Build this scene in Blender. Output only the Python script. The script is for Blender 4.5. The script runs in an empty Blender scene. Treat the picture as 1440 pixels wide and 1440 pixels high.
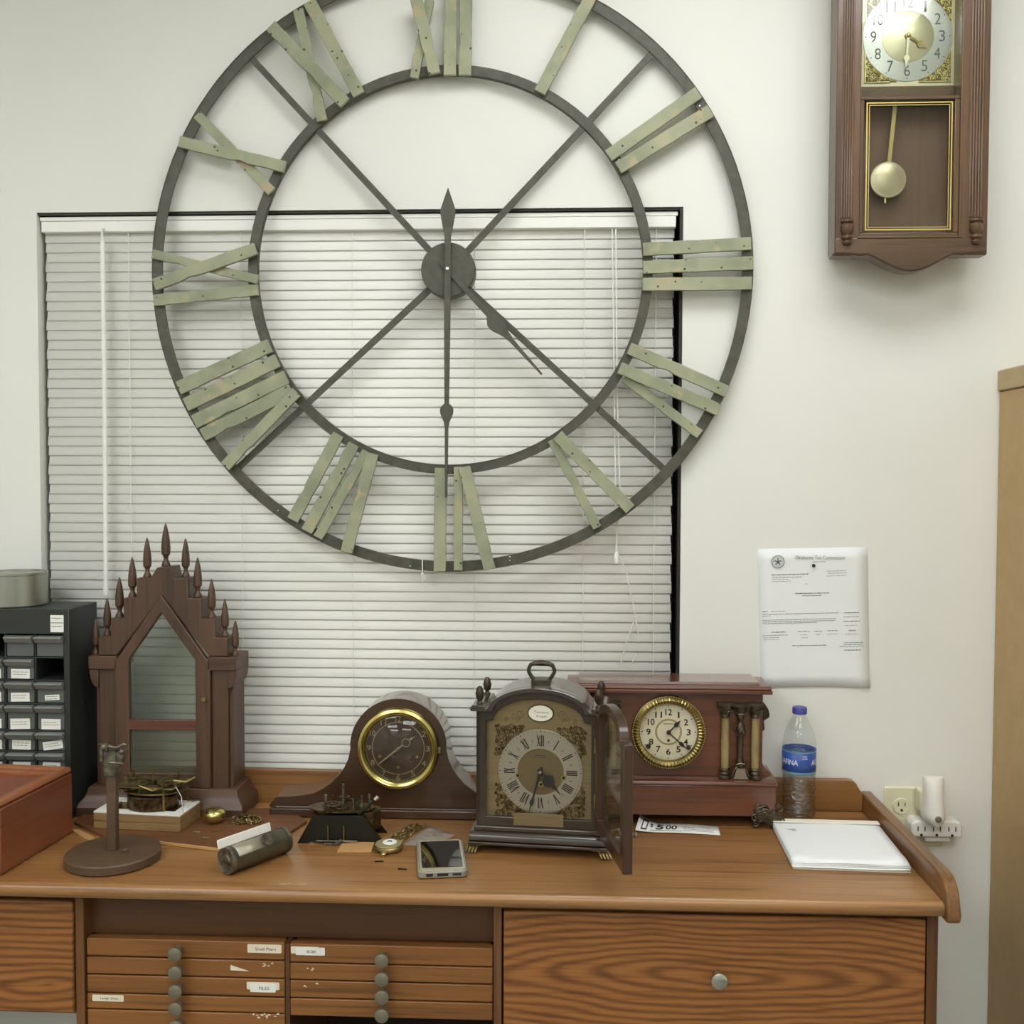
import bpy, bmesh, math, random
from mathutils import Matrix, Vector, Euler
pi = math.pi
sin, cos = math.sin, math.cos
COL = bpy.context.scene.collection
S = 0.785            # height of the bench top above the floor

# ------------------------------------------------------------------ materials
def lin(c):
    return tuple((x/12.92 if x <= .04045 else ((x+.055)/1.055)**2.4) for x in (v/255. for v in c)) + (1.,)

def newmat(name):
    m = bpy.data.materials.new(name); m.use_nodes = True
    nt = m.node_tree
    return m, nt, nt.nodes['Principled BSDF']

def pm(name, rgb, rough=.5, metal=0., **kw):
    m, nt, b = newmat(name)
    b.inputs['Base Color'].default_value = lin(rgb)
    b.inputs['Roughness'].default_value = rough
    b.inputs['Metallic'].default_value = metal
    for k, v in kw.items():
        b.inputs[k.replace('_', ' ')].default_value = v
    return m

def nd(nt, t, **kw):
    n = nt.nodes.new(t)
    for k, v in kw.items():
        if k.startswith('i_'):
            n.inputs[k[2:].replace('_', ' ')].default_value = v
        else:
            setattr(n, k, v)
    return n

def ramp(nt, stops):
    r = nt.nodes.new('ShaderNodeValToRGB')
    e = r.color_ramp.elements
    e[0].position, e[0].color = stops[0]
    e[1].position, e[1].color = stops[-1]
    for p, c in stops[1:-1]:
        x = e.new(p); x.color = c
    return r

def coords(nt, scale, loc=(0, 0, 0), rot=(0, 0, 0)):
    t = nt.nodes.new('ShaderNodeTexCoord')
    mp = nd(nt, 'ShaderNodeMapping')
    mp.inputs['Scale'].default_value = scale
    mp.inputs['Location'].default_value = loc
    mp.inputs['Rotation'].default_value = rot
    nt.links.new(t.outputs['Object'], mp.inputs['Vector'])
    return mp

def mottled(name, c1, c2, scale=8, rough=.5, metal=0., stretch=(1, 1, 1), detail=5, lo=.35, hi=.65, bump=0., **kw):
    m, nt, b = newmat(name)
    mp = coords(nt, stretch)
    n = nd(nt, 'ShaderNodeTexNoise', i_Scale=scale, i_Detail=detail)
    r = ramp(nt, [(lo, lin(c1)), (hi, lin(c2))])
    nt.links.new(mp.outputs[0], n.inputs['Vector']); nt.links.new(n.outputs['Fac'], r.inputs[0])
    nt.links.new(r.outputs[0], b.inputs['Base Color'])
    b.inputs['Roughness'].default_value = rough
    b.inputs['Metallic'].default_value = metal
    if bump:
        bp = nd(nt, 'ShaderNodeBump', i_Strength=bump, i_Distance=.002)
        nt.links.new(n.outputs['Fac'], bp.inputs['Height']); nt.links.new(bp.outputs[0], b.inputs['Normal'])
    for k, v in kw.items():
        b.inputs[k.replace('_', ' ')].default_value = v
    return m

def wood(name, dark, light, axis='x', rough=.35, scale=14., streak=.6, coat=0., seed=0., bump=.15):
    """straight grained wood: grain runs along the given local axis"""
    m, nt, b = newmat(name)
    st = {'x': (.07, 1, 1), 'y': (1, .07, 1), 'z': (1, 1, .07)}[axis]
    fine = {'x': (.03, 1, 1), 'y': (1, .03, 1), 'z': (1, 1, .03)}[axis]
    mp = coords(nt, st, (seed, seed*.7, seed*1.3)); mq = coords(nt, fine, (seed*2, 0, seed))
    n = nd(nt, 'ShaderNodeTexNoise', i_Scale=scale, i_Detail=5., i_Distortion=.8)
    n2 = nd(nt, 'ShaderNodeTexNoise', i_Scale=scale*14, i_Detail=3.)
    r = ramp(nt, [(.3, lin(dark)), (.7, lin(light))])
    r2 = ramp(nt, [(.34, (streak, streak, streak, 1)), (.5, (1, 1, 1, 1))])
    mx = nd(nt, 'ShaderNodeMix', data_type='RGBA', blend_type='MULTIPLY')
    mx.inputs[0].default_value = 1.
    L = nt.links.new
    L(mp.outputs[0], n.inputs['Vector']); L(mq.outputs[0], n2.inputs['Vector'])
    L(n.outputs['Fac'], r.inputs[0]); L(n2.outputs['Fac'], r2.inputs[0])
    L(r.outputs[0], mx.inputs[6]); L(r2.outputs[0], mx.inputs[7]); L(mx.outputs[2], b.inputs['Base Color'])
    bp = nd(nt, 'ShaderNodeBump', i_Strength=bump, i_Distance=.0006)
    L(n2.outputs['Fac'], bp.inputs['Height']); L(bp.outputs[0], b.inputs['Normal'])
    b.inputs['Roughness'].default_value = rough
    b.inputs['Coat Weight'].default_value = coat
    b.inputs['Coat Roughness'].default_value = .12
    return m

def oak_cathedral(name, dark, light, cx, cz, rough=.4, stretch=.13, scale=30.):
    """flat sawn oak: nested cathedral arches round a centre (cx, cz)"""
    m, nt, b = newmat(name)
    L = nt.links.new
    mp = coords(nt, (stretch, 0.0, 1), (-cx*stretch, 0, -cz))
    nz = nd(nt, 'ShaderNodeTexNoise', i_Scale=5.5, i_Detail=3.)
    mz = coords(nt, (.35, 1, 1)); L(mz.outputs[0], nz.inputs['Vector'])
    sub = nd(nt, 'ShaderNodeVectorMath', operation='SUBTRACT'); sub.inputs[1].default_value = (.5, .5, .5)
    sc = nd(nt, 'ShaderNodeVectorMath', operation='SCALE'); sc.inputs['Scale'].default_value = .062
    ad = nd(nt, 'ShaderNodeVectorMath', operation='ADD')
    L(nz.outputs['Color'], sub.inputs[0]); L(sub.outputs[0], sc.inputs[0]); L(sc.outputs[0], ad.inputs[1]); L(mp.outputs[0], ad.inputs[0])
    w = nd(nt, 'ShaderNodeTexWave', wave_type='RINGS', rings_direction='Y', i_Scale=scale, i_Distortion=.9, i_Detail=2., i_Detail_Scale=2.)
    L(ad.outputs[0], w.inputs['Vector'])
    r = ramp(nt, [(.0, lin(dark)), (.3, lin([(a*.45+c*.55) for a, c in zip(dark, light)])), (.7, lin(light)), (1., lin([min(255, v*1.03) for v in light]))])
    L(w.outputs['Fac'], r.inputs[0])
    mq = coords(nt, (.04, 1, 1))
    n2 = nd(nt, 'ShaderNodeTexNoise', i_Scale=190., i_Detail=3.)
    L(mq.outputs[0], n2.inputs['Vector'])
    r2 = ramp(nt, [(.35, (.72, .68, .64, 1)), (.52, (1, 1, 1, 1))])
    L(n2.outputs['Fac'], r2.inputs[0])
    mx = nd(nt, 'ShaderNodeMix', data_type='RGBA', blend_type='MULTIPLY'); mx.inputs[0].default_value = 1.
    L(r.outputs[0], mx.inputs[6]); L(r2.outputs[0], mx.inputs[7]); L(mx.outputs[2], b.inputs['Base Color'])
    b.inputs['Roughness'].default_value = rough
    return m

def clear(name, tint=(255, 255, 255), alpha_min=.04, rough=.02, haze=None, haze_amt=0., ior=1.45):
    """thin clear sheet: see-through straight on, mirror-like at grazing angles"""
    m, nt, b = newmat(name)
    nt.nodes.remove(b)
    out = nt.nodes['Material Output']
    L = nt.links.new
    tr = nd(nt, 'ShaderNodeBsdfTransparent'); tr.inputs[0].default_value = lin(tint)
    gl = nd(nt, 'ShaderNodeBsdfGlossy'); gl.inputs['Roughness'].default_value = rough
    lw = nd(nt, 'ShaderNodeLayerWeight', i_Blend=.5)
    pw = nd(nt, 'ShaderNodeMath', operation='POWER'); pw.inputs[1].default_value = 4.
    fr = nd(nt, 'ShaderNodeMath', operation='MULTIPLY_ADD'); fr.inputs[1].default_value = .85; fr.inputs[2].default_value = alpha_min
    L(lw.outputs['Facing'], pw.inputs[0]); L(pw.outputs[0], fr.inputs[0])
    mx = nd(nt, 'ShaderNodeMixShader')
    L(fr.outputs[0], mx.inputs[0]); L(gl.outputs[0], mx.inputs[2])
    last = tr
    if haze is not None:
        df = nd(nt, 'ShaderNodeBsdfDiffuse'); df.inputs[0].default_value = lin(haze)
        m2 = nd(nt, 'ShaderNodeMixShader'); m2.inputs[0].default_value = haze_amt
        L(tr.outputs[0], m2.inputs[1]); L(df.outputs[0], m2.inputs[2]); last = m2
    L(last.outputs[0], mx.inputs[1]); L(mx.outputs[0], out.inputs['Surface'])
    return m

def painted_slat(name):
    """sage green distressed paint: worn buff patches and tiny dark nicks"""
    m, nt, b = newmat(name)
    L = nt.links.new
    t = nt.nodes.new('ShaderNodeTexCoord')
    n = nd(nt, 'ShaderNodeTexNoise', i_Scale=14., i_Detail=6.)
    r = ramp(nt, [(.3, lin((132, 138, 112))), (.55, lin((156, 160, 130))), (.72, lin((170, 167, 138)))])
    n2 = nd(nt, 'ShaderNodeTexNoise', i_Scale=24., i_Detail=5.)
    r2 = ramp(nt, [(.58, (0, 0, 0, 1)), (.68, (1, 1, 1, 1))])
    v = nd(nt, 'ShaderNodeTexVoronoi', i_Scale=58.)
    r3 = ramp(nt, [(.1, (1, 1, 1, 1)), (.16, (0, 0, 0, 1))])
    n4 = nd(nt, 'ShaderNodeTexNoise', i_Scale=30., i_Detail=1.)
    r4 = ramp(nt, [(.42, (0, 0, 0, 1)), (.46, (1, 1, 1, 1))])
    mu = nd(nt, 'ShaderNodeMath', operation='MULTIPLY')
    for x in (n, n2, v, n4): L(t.outputs['Object'], x.inputs['Vector'])
    L(n.outputs['Fac'], r.inputs[0]); L(n2.outputs['Fac'], r2.inputs[0]); L(v.outputs['Distance'], r3.inputs[0]); L(n4.outputs['Fac'], r4.inputs[0])
    L(r3.outputs[0], mu.inputs[0]); L(r4.outputs[0], mu.inputs[1])
    m1 = nd(nt, 'ShaderNodeMix', data_type='RGBA'); m2 = nd(nt, 'ShaderNodeMix', data_type='RGBA')
    m1.inputs[7].default_value = lin((174, 162, 128)); m2.inputs[7].default_value = lin((62, 54, 38))
    L(r2.outputs[0], m1.inputs[0]); L(r.outputs[0], m1.inputs[6]); L(mu.outputs[0], m2.inputs[0]); L(m1.outputs[2], m2.inputs[6])
    L(m2.outputs[2], b.inputs['Base Color'])
    b.inputs['Roughness'].default_value = .6
    return m

M = {}
M['wall'] = mottled('wall_paint', (229, 230, 221), (233, 233, 225), 3., .85, bump=.0)
M['ceiling'] = pm('ceiling_paint', (230, 230, 224), .9)
M['floor'] = mottled('floor_vinyl', (126, 124, 114), (144, 142, 132), 12., .5)
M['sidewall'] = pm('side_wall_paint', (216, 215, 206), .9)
M['window_metal'] = pm('window_bronze', (44, 42, 34), .5, .3)
M['night'] = pm('window_night_glass', (14, 16, 18), .05)
M['blind'] = pm('blind_white', (238, 238, 230), .42)
M['cord'] = pm('cord_white', (232, 232, 224), .7)
M['iron'] = mottled('dark_iron', (68, 66, 54), (82, 80, 66), 60., .5, .0)
M['slat'] = painted_slat('sage_paint')
M['steel_dot'] = pm('bright_steel', (225, 222, 210), .25, 1.)
M['oak_top'] = wood('oak_worktop', (138, 94, 50), (168, 124, 76), 'x', .33, 9., .62, coat=.15)
M['oak_rail'] = wood('oak_rail', (122, 84, 46), (150, 108, 66), 'y', .35, 10., .66, coat=.1, seed=3.)
M['oak_splash'] = wood('oak_splash', (126, 86, 44), (156, 112, 64), 'x', .36, 9., .64, coat=.1, seed=5.)
M['oak_case'] = wood('oak_case', (98, 64, 34), (126, 84, 46), 'z', .42, 10., .65, seed=2.)
M['oak_dark'] = wood('oak_dark_panel', (78, 50, 26), (100, 66, 36), 'x', .5, 8., .75, seed=7.)  # darker oak tone for the recess panel and drawer divider
M['oak_thin'] = wood('oak_flat_drawer', (116, 74, 36), (148, 98, 50), 'x', .36, 9., .62, seed=4.)
M['oak_big'] = oak_cathedral('oak_flat_sawn_big', (122, 76, 36), (158, 104, 54), .62, .64)
M['oak_left'] = oak_cathedral('oak_flat_sawn_left', (120, 74, 34), (156, 102, 52), -.50, .60, stretch=.2, scale=24.)
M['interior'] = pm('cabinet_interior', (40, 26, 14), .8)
M['chrome'] = pm('chrome', (200, 198, 190), .12, 1.)
M['nickel'] = pm('satin_nickel', (128, 121, 104), .34, .4)
M['sticker'] = pm('label_sticker', (235, 226, 200), .7)
M['sticker2'] = pm('label_sticker_white', (240, 240, 230), .7)
M['ink'] = pm('ink_black', (34, 32, 30), .7)
M['greyink'] = pm('ink_grey', (120, 122, 120), .8)
M['paper'] = pm('paper_white', (240, 239, 232), .8)
M['paper2'] = pm('paper_bluish', (236, 239, 238), .75)
M['paper3'] = pm('paper_cream', (236, 232, 214), .8)
M['walnut'] = wood('walnut_wall_clock', (78, 57, 40), (110, 83, 58), 'z', .33, 16., .7, coat=.25, seed=1.)
M['walnut_x'] = wood('walnut_cross_grain', (78, 58, 41), (106, 82, 58), 'x', .33, 14., .7, coat=.25, seed=1.5)
M['walnut_in'] = wood('walnut_interior', (118, 94, 78), (136, 110, 92), 'z', .6, 12., .85, seed=6.)
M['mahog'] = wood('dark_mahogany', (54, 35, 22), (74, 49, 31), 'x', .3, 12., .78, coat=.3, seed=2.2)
M['mahog_side'] = wood('mahogany_painted_sheen', (98, 78, 60), (118, 94, 74), 'y', .26, 12., .85, coat=1., seed=2.8)  # paler colour paints in the white blind's grazing reflection
M['steeple'] = wood('old_rosewood', (70, 50, 36), (94, 68, 48), 'z', .45, 12., .72, coat=.05, seed=8.)
M['steeple_x'] = wood('old_rosewood_x', (72, 50, 37), (98, 70, 50), 'x', .45, 12., .72, coat=.05, seed=8.5)
M['steeple_red'] = wood('rosewood_red', (92, 54, 42), (118, 72, 56), 'x', .4, 12., .75, coat=.1, seed=9.)
M['ebony'] = wood('ebonised_walnut', (42, 32, 22), (58, 45, 30), 'z', .28, 14., .8, coat=.35, seed=3.3)
M['ebony_x'] = wood('ebonised_walnut_x', (44, 34, 24), (60, 46, 32), 'x', .28, 14., .8, coat=1., seed=3.6)
M['door_red'] = wood('red_brown_door_edge', (56, 37, 25), (76, 51, 34), 'z', .3, 14., .75, coat=.3, seed=3.9)
M['adam'] = wood('adamantine_red', (88, 49, 30), (116, 68, 44), 'x', .2, 10., .72, coat=.6, seed=5.5)
M['adam_dark'] = wood('adamantine_brown', (92, 58, 44), (120, 80, 62), 'x', .2, 10., .75, coat=1., seed=5.9)
M['redbox'] = wood('cherry_box', (122, 68, 42), (146, 88, 58), 'y', .4, 10., .82, coat=.1, seed=6.5)
M['redbox_rim'] = wood('cherry_box_rim', (142, 86, 52), (166, 106, 68), 'y', .4, 10., .82, coat=.1, seed=6.9)
M['brass'] = pm('polished_brass', (206, 192, 120), .22, 1.)
M['brass_dull'] = pm('dull_yellow_brass', (190, 174, 104), .34, 1.)
M['brass_old'] = mottled('aged_brass', (104, 92, 58), (164, 146, 98), 30., .42, .9)
M['brass_dial'] = mottled('brushed_brass_plate', (128, 112, 80), (140, 122, 88), 6., .5, .55, stretch=(1, 1, 30))
M['brass_dark'] = mottled('antiqued_brass', (52, 40, 22), (112, 90, 56), 110., .42, .8)
M['gold'] = pm('bright_gold', (226, 212, 148), .3, .9)
M['gold_line'] = pm('gilt_line', (214, 190, 112), .4, .3)
M['silver'] = pm('silvered_ring', (156, 149, 130), .42, .5)
M['silver_dial'] = pm('silver_dial', (216, 218, 216), .3, .55)
M['champagne'] = pm('champagne_disc', (214, 208, 178), .34, .6)
M['spandrel_plate'] = pm('champagne_plate', (214, 204, 178), .45, .3)
M['tam_dial'] = mottled('brown_dial', (66, 50, 38), (76, 58, 44), 10., .4, .3)
M['tam_num'] = pm('dial_silver_line', (168, 152, 120), .4, .5)
M['cream_dial'] = mottled('aged_cream_dial', (206, 198, 166), (222, 214, 184), 14., .6)
M['cream_ring'] = pm('dial_tan_ring', (166, 152, 108), .5, .3)
M['onyx'] = mottled('green_onyx', (128, 112, 74), (164, 146, 100), 30., .35, stretch=(1, 1, .4))
M['bronze'] = mottled('dark_bronze', (62, 54, 42), (94, 84, 68), 60., .38, .7)
M['bronze_hi'] = pm('pale_pewter', (150, 140, 122), .4, .7)
M['glass'] = clear('clear_glass', (250, 252, 248))
M['old_glass'] = clear('old_glass', (246, 249, 244), rough=.08, haze=(124, 132, 122), haze_amt=.12)
M['old_glass2'] = clear('frosted_old_glass', (244, 244, 236), rough=.2, haze=(130, 130, 116), haze_amt=.2)
M['smoke_glass'] = clear('pendulum_glass', (244, 244, 240), rough=.03)
M['pet'] = clear('bottle_plastic', (250, 252, 252), rough=.05, ior=1.5)
M['baggie'] = clear('baggie_plastic', (236, 234, 228), rough=.12, haze=(206, 202, 190), haze_amt=.3)
M['drawer_plastic'] = pm('translucent_grey_plastic', (92, 97, 94), .3)
M['drawer_plastic_hi'] = pm('translucent_grey_plastic_rim', (124, 127, 122), .28)
M['black_plastic'] = pm('black_plastic', (44, 47, 44), .42)
M['black_plastic2'] = pm('black_plastic_recess', (26, 27, 24), .6)
M['tin'] = mottled('brushed_silver_tin', (150, 152, 142), (178, 178, 166), 5., .32, .85, stretch=(6, 6, .2))
M['stand_wood'] = wood('brown_stand', (78, 59, 41), (98, 75, 53), 'x', .55, 12., .8, seed=1.1)
M['pewter'] = mottled('worn_grey_metal', (76, 72, 60), (140, 134, 118), 70., .4, .7)
M['olive_steel'] = mottled('olive_steel', (76, 76, 60), (104, 102, 82), 30., .35, .6)
M['board'] = wood('brown_board', (98, 62, 36), (118, 78, 46), 'x', .5, 10., .8, seed=2.5)
M['board_edge'] = pm('raw_board_edge', (196, 154, 98), .7)
M['frame_wood'] = wood('frame_pine', (126, 98, 62), (156, 124, 82), 'x', .6, 10., .75, seed=4.4)
M['frame_white'] = pm('white_laminate', (236, 234, 224), .55)
M['black_steel'] = pm('blued_steel', (40, 40, 34), .4, .6)
M['card'] = pm('tan_card', (186, 142, 90), .8)
M['screen'] = pm('phone_screen', (18, 18, 14), .05, 0., Coat_Weight=1., Coat_Roughness=.02)
M['phone_case'] = pm('grey_clear_case', (140, 138, 126), .18)
M['ivory'] = pm('ivory_plastic', (222, 218, 184), .4)
M['white_plastic'] = pm('white_plastic', (232, 230, 220), .4)
M['lens'] = pm('grey_sensor', (112, 110, 102), .25)
M['slot'] = pm('slot_dark', (38, 34, 28), .6)
M['tan_cab'] = mottled('tan_cabinet', (178, 148, 100), (184, 154, 106), 30., .5)
M['tan_cap'] = mottled('tan_cabinet_cap', (176, 152, 112), (184, 160, 120), 30., .5)
M['cap_blue'] = pm('cap_blue', (74, 74, 150), .4)
M['label_blue'] = mottled('label_blue', (44, 76, 150), (60, 92, 168), 20., .35)
M['label_teal'] = pm('label_teal', (100, 146, 160), .35)
M['label_text'] = pm('label_white_text', (222, 230, 238), .5)

M['water'] = clear('bottle_water', (252, 253, 253), .08, rough=.03)
def ripple(m):
    nt = m.node_tree; g = [n for n in nt.nodes if n.type == 'BSDF_GLOSSY'][0]
    t = nt.nodes.new('ShaderNodeTexCoord'); w = nd(nt, 'ShaderNodeTexWave', wave_type='BANDS', bands_direction='Z', i_Scale=30., i_Distortion=9., i_Detail=1.)
    w.inputs['Detail Scale'].default_value = 1.5
    bp = nd(nt, 'ShaderNodeBump', i_Strength=.6, i_Distance=.004)
    nt.links.new(t.outputs['Object'], w.inputs['Vector']); nt.links.new(w.outputs['Fac'], bp.inputs['Height']); nt.links.new(bp.outputs[0], g.inputs['Normal'])
    lw = [n for n in nt.nodes if n.type == 'LAYER_WEIGHT'][0]; nt.links.new(bp.outputs[0], lw.inputs['Normal'])
ripple(M['water'])

def emit(name, rgb, s):
    m, nt, b = newmat(name)
    b.inputs['Base Color'].default_value = lin((240, 240, 235))
    b.inputs['Emission Color'].default_value = rgb + (1.,)
    b.inputs['Emission Strength'].default_value = s
    return m

# ------------------------------------------------------------------ mesh tools
_textcache = {}
def text_geo(s, bold=0.):
    k = (s, bold)
    if k not in _textcache:
        cu = bpy.data.curves.new('t', 'FONT'); cu.body = s; cu.size = 1.; cu.align_x = 'CENTER'; cu.align_y = 'CENTER'
        cu.resolution_u = 3; cu.offset = bold
        o = bpy.data.objects.new('t', cu)
        COL.objects.link(o)
        dg = bpy.context.evaluated_depsgraph_get(); dg.update()
        me = bpy.data.meshes.new_from_object(o.evaluated_get(dg))
        vs = [v.co.copy() for v in me.vertices]; fs = [tuple(p.vertices) for p in me.polygons]
        if vs:
            x0 = min(v.x for v in vs); x1 = max(v.x for v in vs); y0 = min(v.y for v in vs); y1 = max(v.y for v in vs)
            vs = [Vector((v.x-(x0+x1)/2, v.y-(y0+y1)/2, 0)) for v in vs]
            _textcache[k] = (vs, fs, x1-x0, y1-y0)
        else:
            _textcache[k] = ([], [], 1, 1)
        bpy.data.objects.remove(o); bpy.data.curves.remove(cu); bpy.data.meshes.remove(me)
    return _textcache[k]

ROOTM = {}
class MB:
    def __init__(s, M=None):
        s.v = []; s.f = []; s.M = M
    def add(s, vs, fs, M=None):
        n = len(s.v)
        for v in vs:
            v = Vector(v)
            if M is not None: v = M @ v
            if s.M is not None: v = s.M @ v
            s.v.append(v)
        s.f += [tuple(i+n for i in f) for f in fs]
        return s
    def box(s, x0, x1, y0, y1, z0, z1, M=None):
        return s.add([(x0, y0, z0), (x1, y0, z0), (x1, y1, z0), (x0, y1, z0), (x0, y0, z1), (x1, y0, z1), (x1, y1, z1), (x0, y1, z1)],
                     [(0, 3, 2, 1), (4, 5, 6, 7), (0, 1, 5, 4), (1, 2, 6, 5), (2, 3, 7, 6), (3, 0, 4, 7)], M)
    def prism(s, poly, a, b, axis='y', M=None):
        n = len(poly)
        mk = {'y': lambda u, w, t: (u, t, w), 'x': lambda u, w, t: (t, u, w), 'z': lambda u, w, t: (u, w, t)}[axis]
        vs = [mk(u, w, a) for u, w in poly] + [mk(u, w, b) for u, w in poly]
        fs = [tuple(range(n)), tuple(range(2*n-1, n-1, -1))] + [(i, (i+1) % n, n+(i+1) % n, n+i) for i in range(n)]
        return s.add(vs, fs, M)
    def frame(s, outer, inner, a, b, axis='y', M=None):
        n = len(outer)
        mk = {'y': lambda u, w, t: (u, t, w), 'x': lambda u, w, t: (t, u, w), 'z': lambda u, w, t: (u, w, t)}[axis]
        vs = [mk(u, w, a) for u, w in outer] + [mk(u, w, a) for u, w in inner] + [mk(u, w, b) for u, w in outer] + [mk(u, w, b) for u, w in inner]
        fs = []
        for i in range(n):
            j = (i+1) % n
            fs += [(i, j, n+j, n+i), (2*n+i, 3*n+i, 3*n+j, 2*n+j), (i, 2*n+i, 2*n+j, j), (n+i, n+j, 3*n+j, 3*n+i)]
        return s.add(vs, fs, M)
    def lathe(s, prof, c=(0, 0, 0), axis='z', seg=24, closed=False, M=None, sx=1., sz=1.):
        vs = []; fs = []; c = Vector(c)
        def pt(r, h, t):
            if axis == 'z': p = (r*cos(t)*sx, r*sin(t)*sz, h)
            elif axis == 'y': p = (r*cos(t)*sx, h, r*sin(t)*sz)
            else: p = (h, r*cos(t)*sx, r*sin(t)*sz)
            return c + Vector(p)
        rows = []
        for r, h in prof:
            if abs(r) < 1e-7:
                vs.append(pt(0, h, 0)); rows.append([len(vs)-1]*seg)
            else:
                k = len(vs); vs += [pt(r, h, 2*pi*i/seg) for i in range(seg)]; rows.append(list(range(k, k+seg)))
        pairs = list(zip(rows[:-1], rows[1:]))
        if closed: pairs.append((rows[-1], rows[0]))
        for A, B in pairs:
            for i in range(seg):
                j = (i+1) % seg
                q = [A[i], A[j], B[j], B[i]]
                u = []
                for x in q:
                    if x not in u: u.append(x)
                if len(u) >= 3: fs.append(tuple(u))
        if not closed:
            for row in (rows[0], rows[-1]):
                if row[0] != row[1]: fs.append(tuple(row))
        return s.add(vs, fs, M)
    def ring(s, c, r0, r1, y0, y1, seg=64, M=None):
        return s.lathe([(r0, y0), (r1, y0), (r1, y1), (r0, y1)], c, 'y', seg, True, M)
    def tube(s, pts, r, seg=8, closed=False, M=None):
        pts = [Vector(p) for p in pts]; n = len(pts)
        rs = r if isinstance(r, (list, tuple)) else [r]*n
        vs = []; fs = []
        prev = None
        for i, p in enumerate(pts):
            if closed: t = pts[(i+1) % n]-pts[i-1]
            else: t = pts[min(i+1, n-1)]-pts[max(i-1, 0)]
            if t.length < 1e-9: t = Vector((0, 0, 1))
            t.normalize()
            if prev is None:
                u = t.cross(Vector((0, 0, 1)))
                if u.length < .1: u = t.cross(Vector((1, 0, 0)))
            else:
                u = prev - t*prev.dot(t)
            u.normalize(); prev = u
            w = t.cross(u)
            vs += [p + (u*cos(2*pi*k/seg)+w*sin(2*pi*k/seg))*rs[i] for k in range(seg)]
        for i in range(n if closed else n-1):
            a = i*seg; b = ((i+1) % n)*seg
            for k in range(seg):
                l = (k+1) % seg
                fs.append((a+k, a+l, b+l, b+k))
        if not closed:
            fs += [tuple(range(seg)), tuple(range((n-1)*seg, n*seg))]
        return s.add(vs, fs, M)
    def bar(s, p0, p1, w, d, M=None, up=(0, 1, 0)):
        """rectangular bar from p0 to p1: width w across, depth d along up"""
        p0 = Vector(p0); p1 = Vector(p1); t = (p1-p0).normalized(); up = Vector(up)
        x = t.cross(up).normalized()*w/2; y = up.normalized()*d/2
        vs = []
        for p in (p0, p1): vs += [p-x-y, p+x-y, p+x+y, p-x+y]
        return s.add(vs, [(0, 1, 2, 3), (7, 6, 5, 4), (0, 4, 5, 1), (1, 5, 6, 2), (2, 6, 7, 3), (3, 7, 4, 0)], M)
    def text(s, t, h, x, y, z, w=None, rot=0., bold=0., M=None, depth=0.0):
        """lettering of height h standing in the x-z plane at y, facing -y"""
        vs, fs, tw, th = text_geo(t, bold)
        k = h/th; kx = k if w is None else w/tw
        R = Matrix.Rotation(rot, 4, 'Y')
        return s.add([Vector((x, y, z)) + R @ Vector((v.x*kx, 0, v.y*k)) for v in vs], fs, M)
    def flat(s, poly, z, M=None):
        return s.add([(x, y, z) for x, y in poly], [tuple(range(len(poly)))], M)
    def build(s, name, mat, parent=None, bevel=0., world=False, seg=2, ang=35, solid=0.):
        me = bpy.data.meshes.new(name)
        vs = s.v
        if world and parent is not None:
            inv = ROOTM[parent.name].inverted(); vs = [inv @ v for v in vs]
        me.from_pydata([tuple(v) for v in vs], [], s.f)
        bm = bmesh.new(); bm.from_mesh(me)
        bmesh.ops.recalc_face_normals(bm, faces=bm.faces[:])
        bm.to_mesh(me); bm.free()
        me.polygons.foreach_set('use_smooth', [not solid]*len(me.polygons))
        me.set_sharp_from_angle(angle=math.radians(ang))
        o = bpy.data.objects.new(name, me); COL.objects.link(o)
        me.materials.append(M[mat] if isinstance(mat, str) else mat)
        if parent is not None:
            o.parent = parent; ROOTM[o.name] = ROOTM[parent.name]
        else:
            ROOTM[o.name] = Matrix.Identity(4)
        if solid:
            md = o.modifiers.new('thickness', 'SOLIDIFY'); md.thickness = solid; md.offset = 0
        if bevel:
            md = o.modifiers.new('bevel', 'BEVEL'); md.width = bevel; md.segments = seg; md.limit_method = 'ANGLE'; md.angle_limit = math.radians(40)
            md.harden_normals = False
        return o

def thing(name, label, cat, loc=(0, 0, 0), rz=0., group=None):
    o = bpy.data.objects.new(name, None); COL.objects.link(o)
    o.empty_display_size = .03
    o.location = loc; o.rotation_euler = (0, 0, rz)
    ROOTM[o.name] = Matrix.Translation(Vector(loc)) @ Matrix.Rotation(rz, 4, 'Z')
    o['label'] = label; o['category'] = cat
    if group: o['group'] = group
    return o
def tag(o, label, cat, group=None):
    o['label'] = label; o['category'] = cat
    if group: o['group'] = group
    return o
def struct(o):
    o['kind'] = 'structure'; return o
def place(o, loc, rz=0.):
    """move a single-mesh thing built round its own origin to its place"""
    o.location = loc; o.rotation_euler = (0, 0, rz); return o

def arc(cx, cz, r, a0, a1, n, rz=None):
    rz = r if rz is None else rz
    return [(cx+r*cos(math.radians(a0+(a1-a0)*i/n)), cz+rz*sin(math.radians(a0+(a1-a0)*i/n))) for i in range(n+1)]

def sph(mb, c, r, seg=14, n=8, sz=1., axis='z', M=None):
    prof = [(r*sin(pi*i/n), -r*sz*cos(pi*i/n)) for i in range(n+1)]
    prof[0] = (0, prof[0][1]); prof[-1] = (0, prof[-1][1])
    return mb.lathe(prof, c, axis, seg, False, M)

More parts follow.
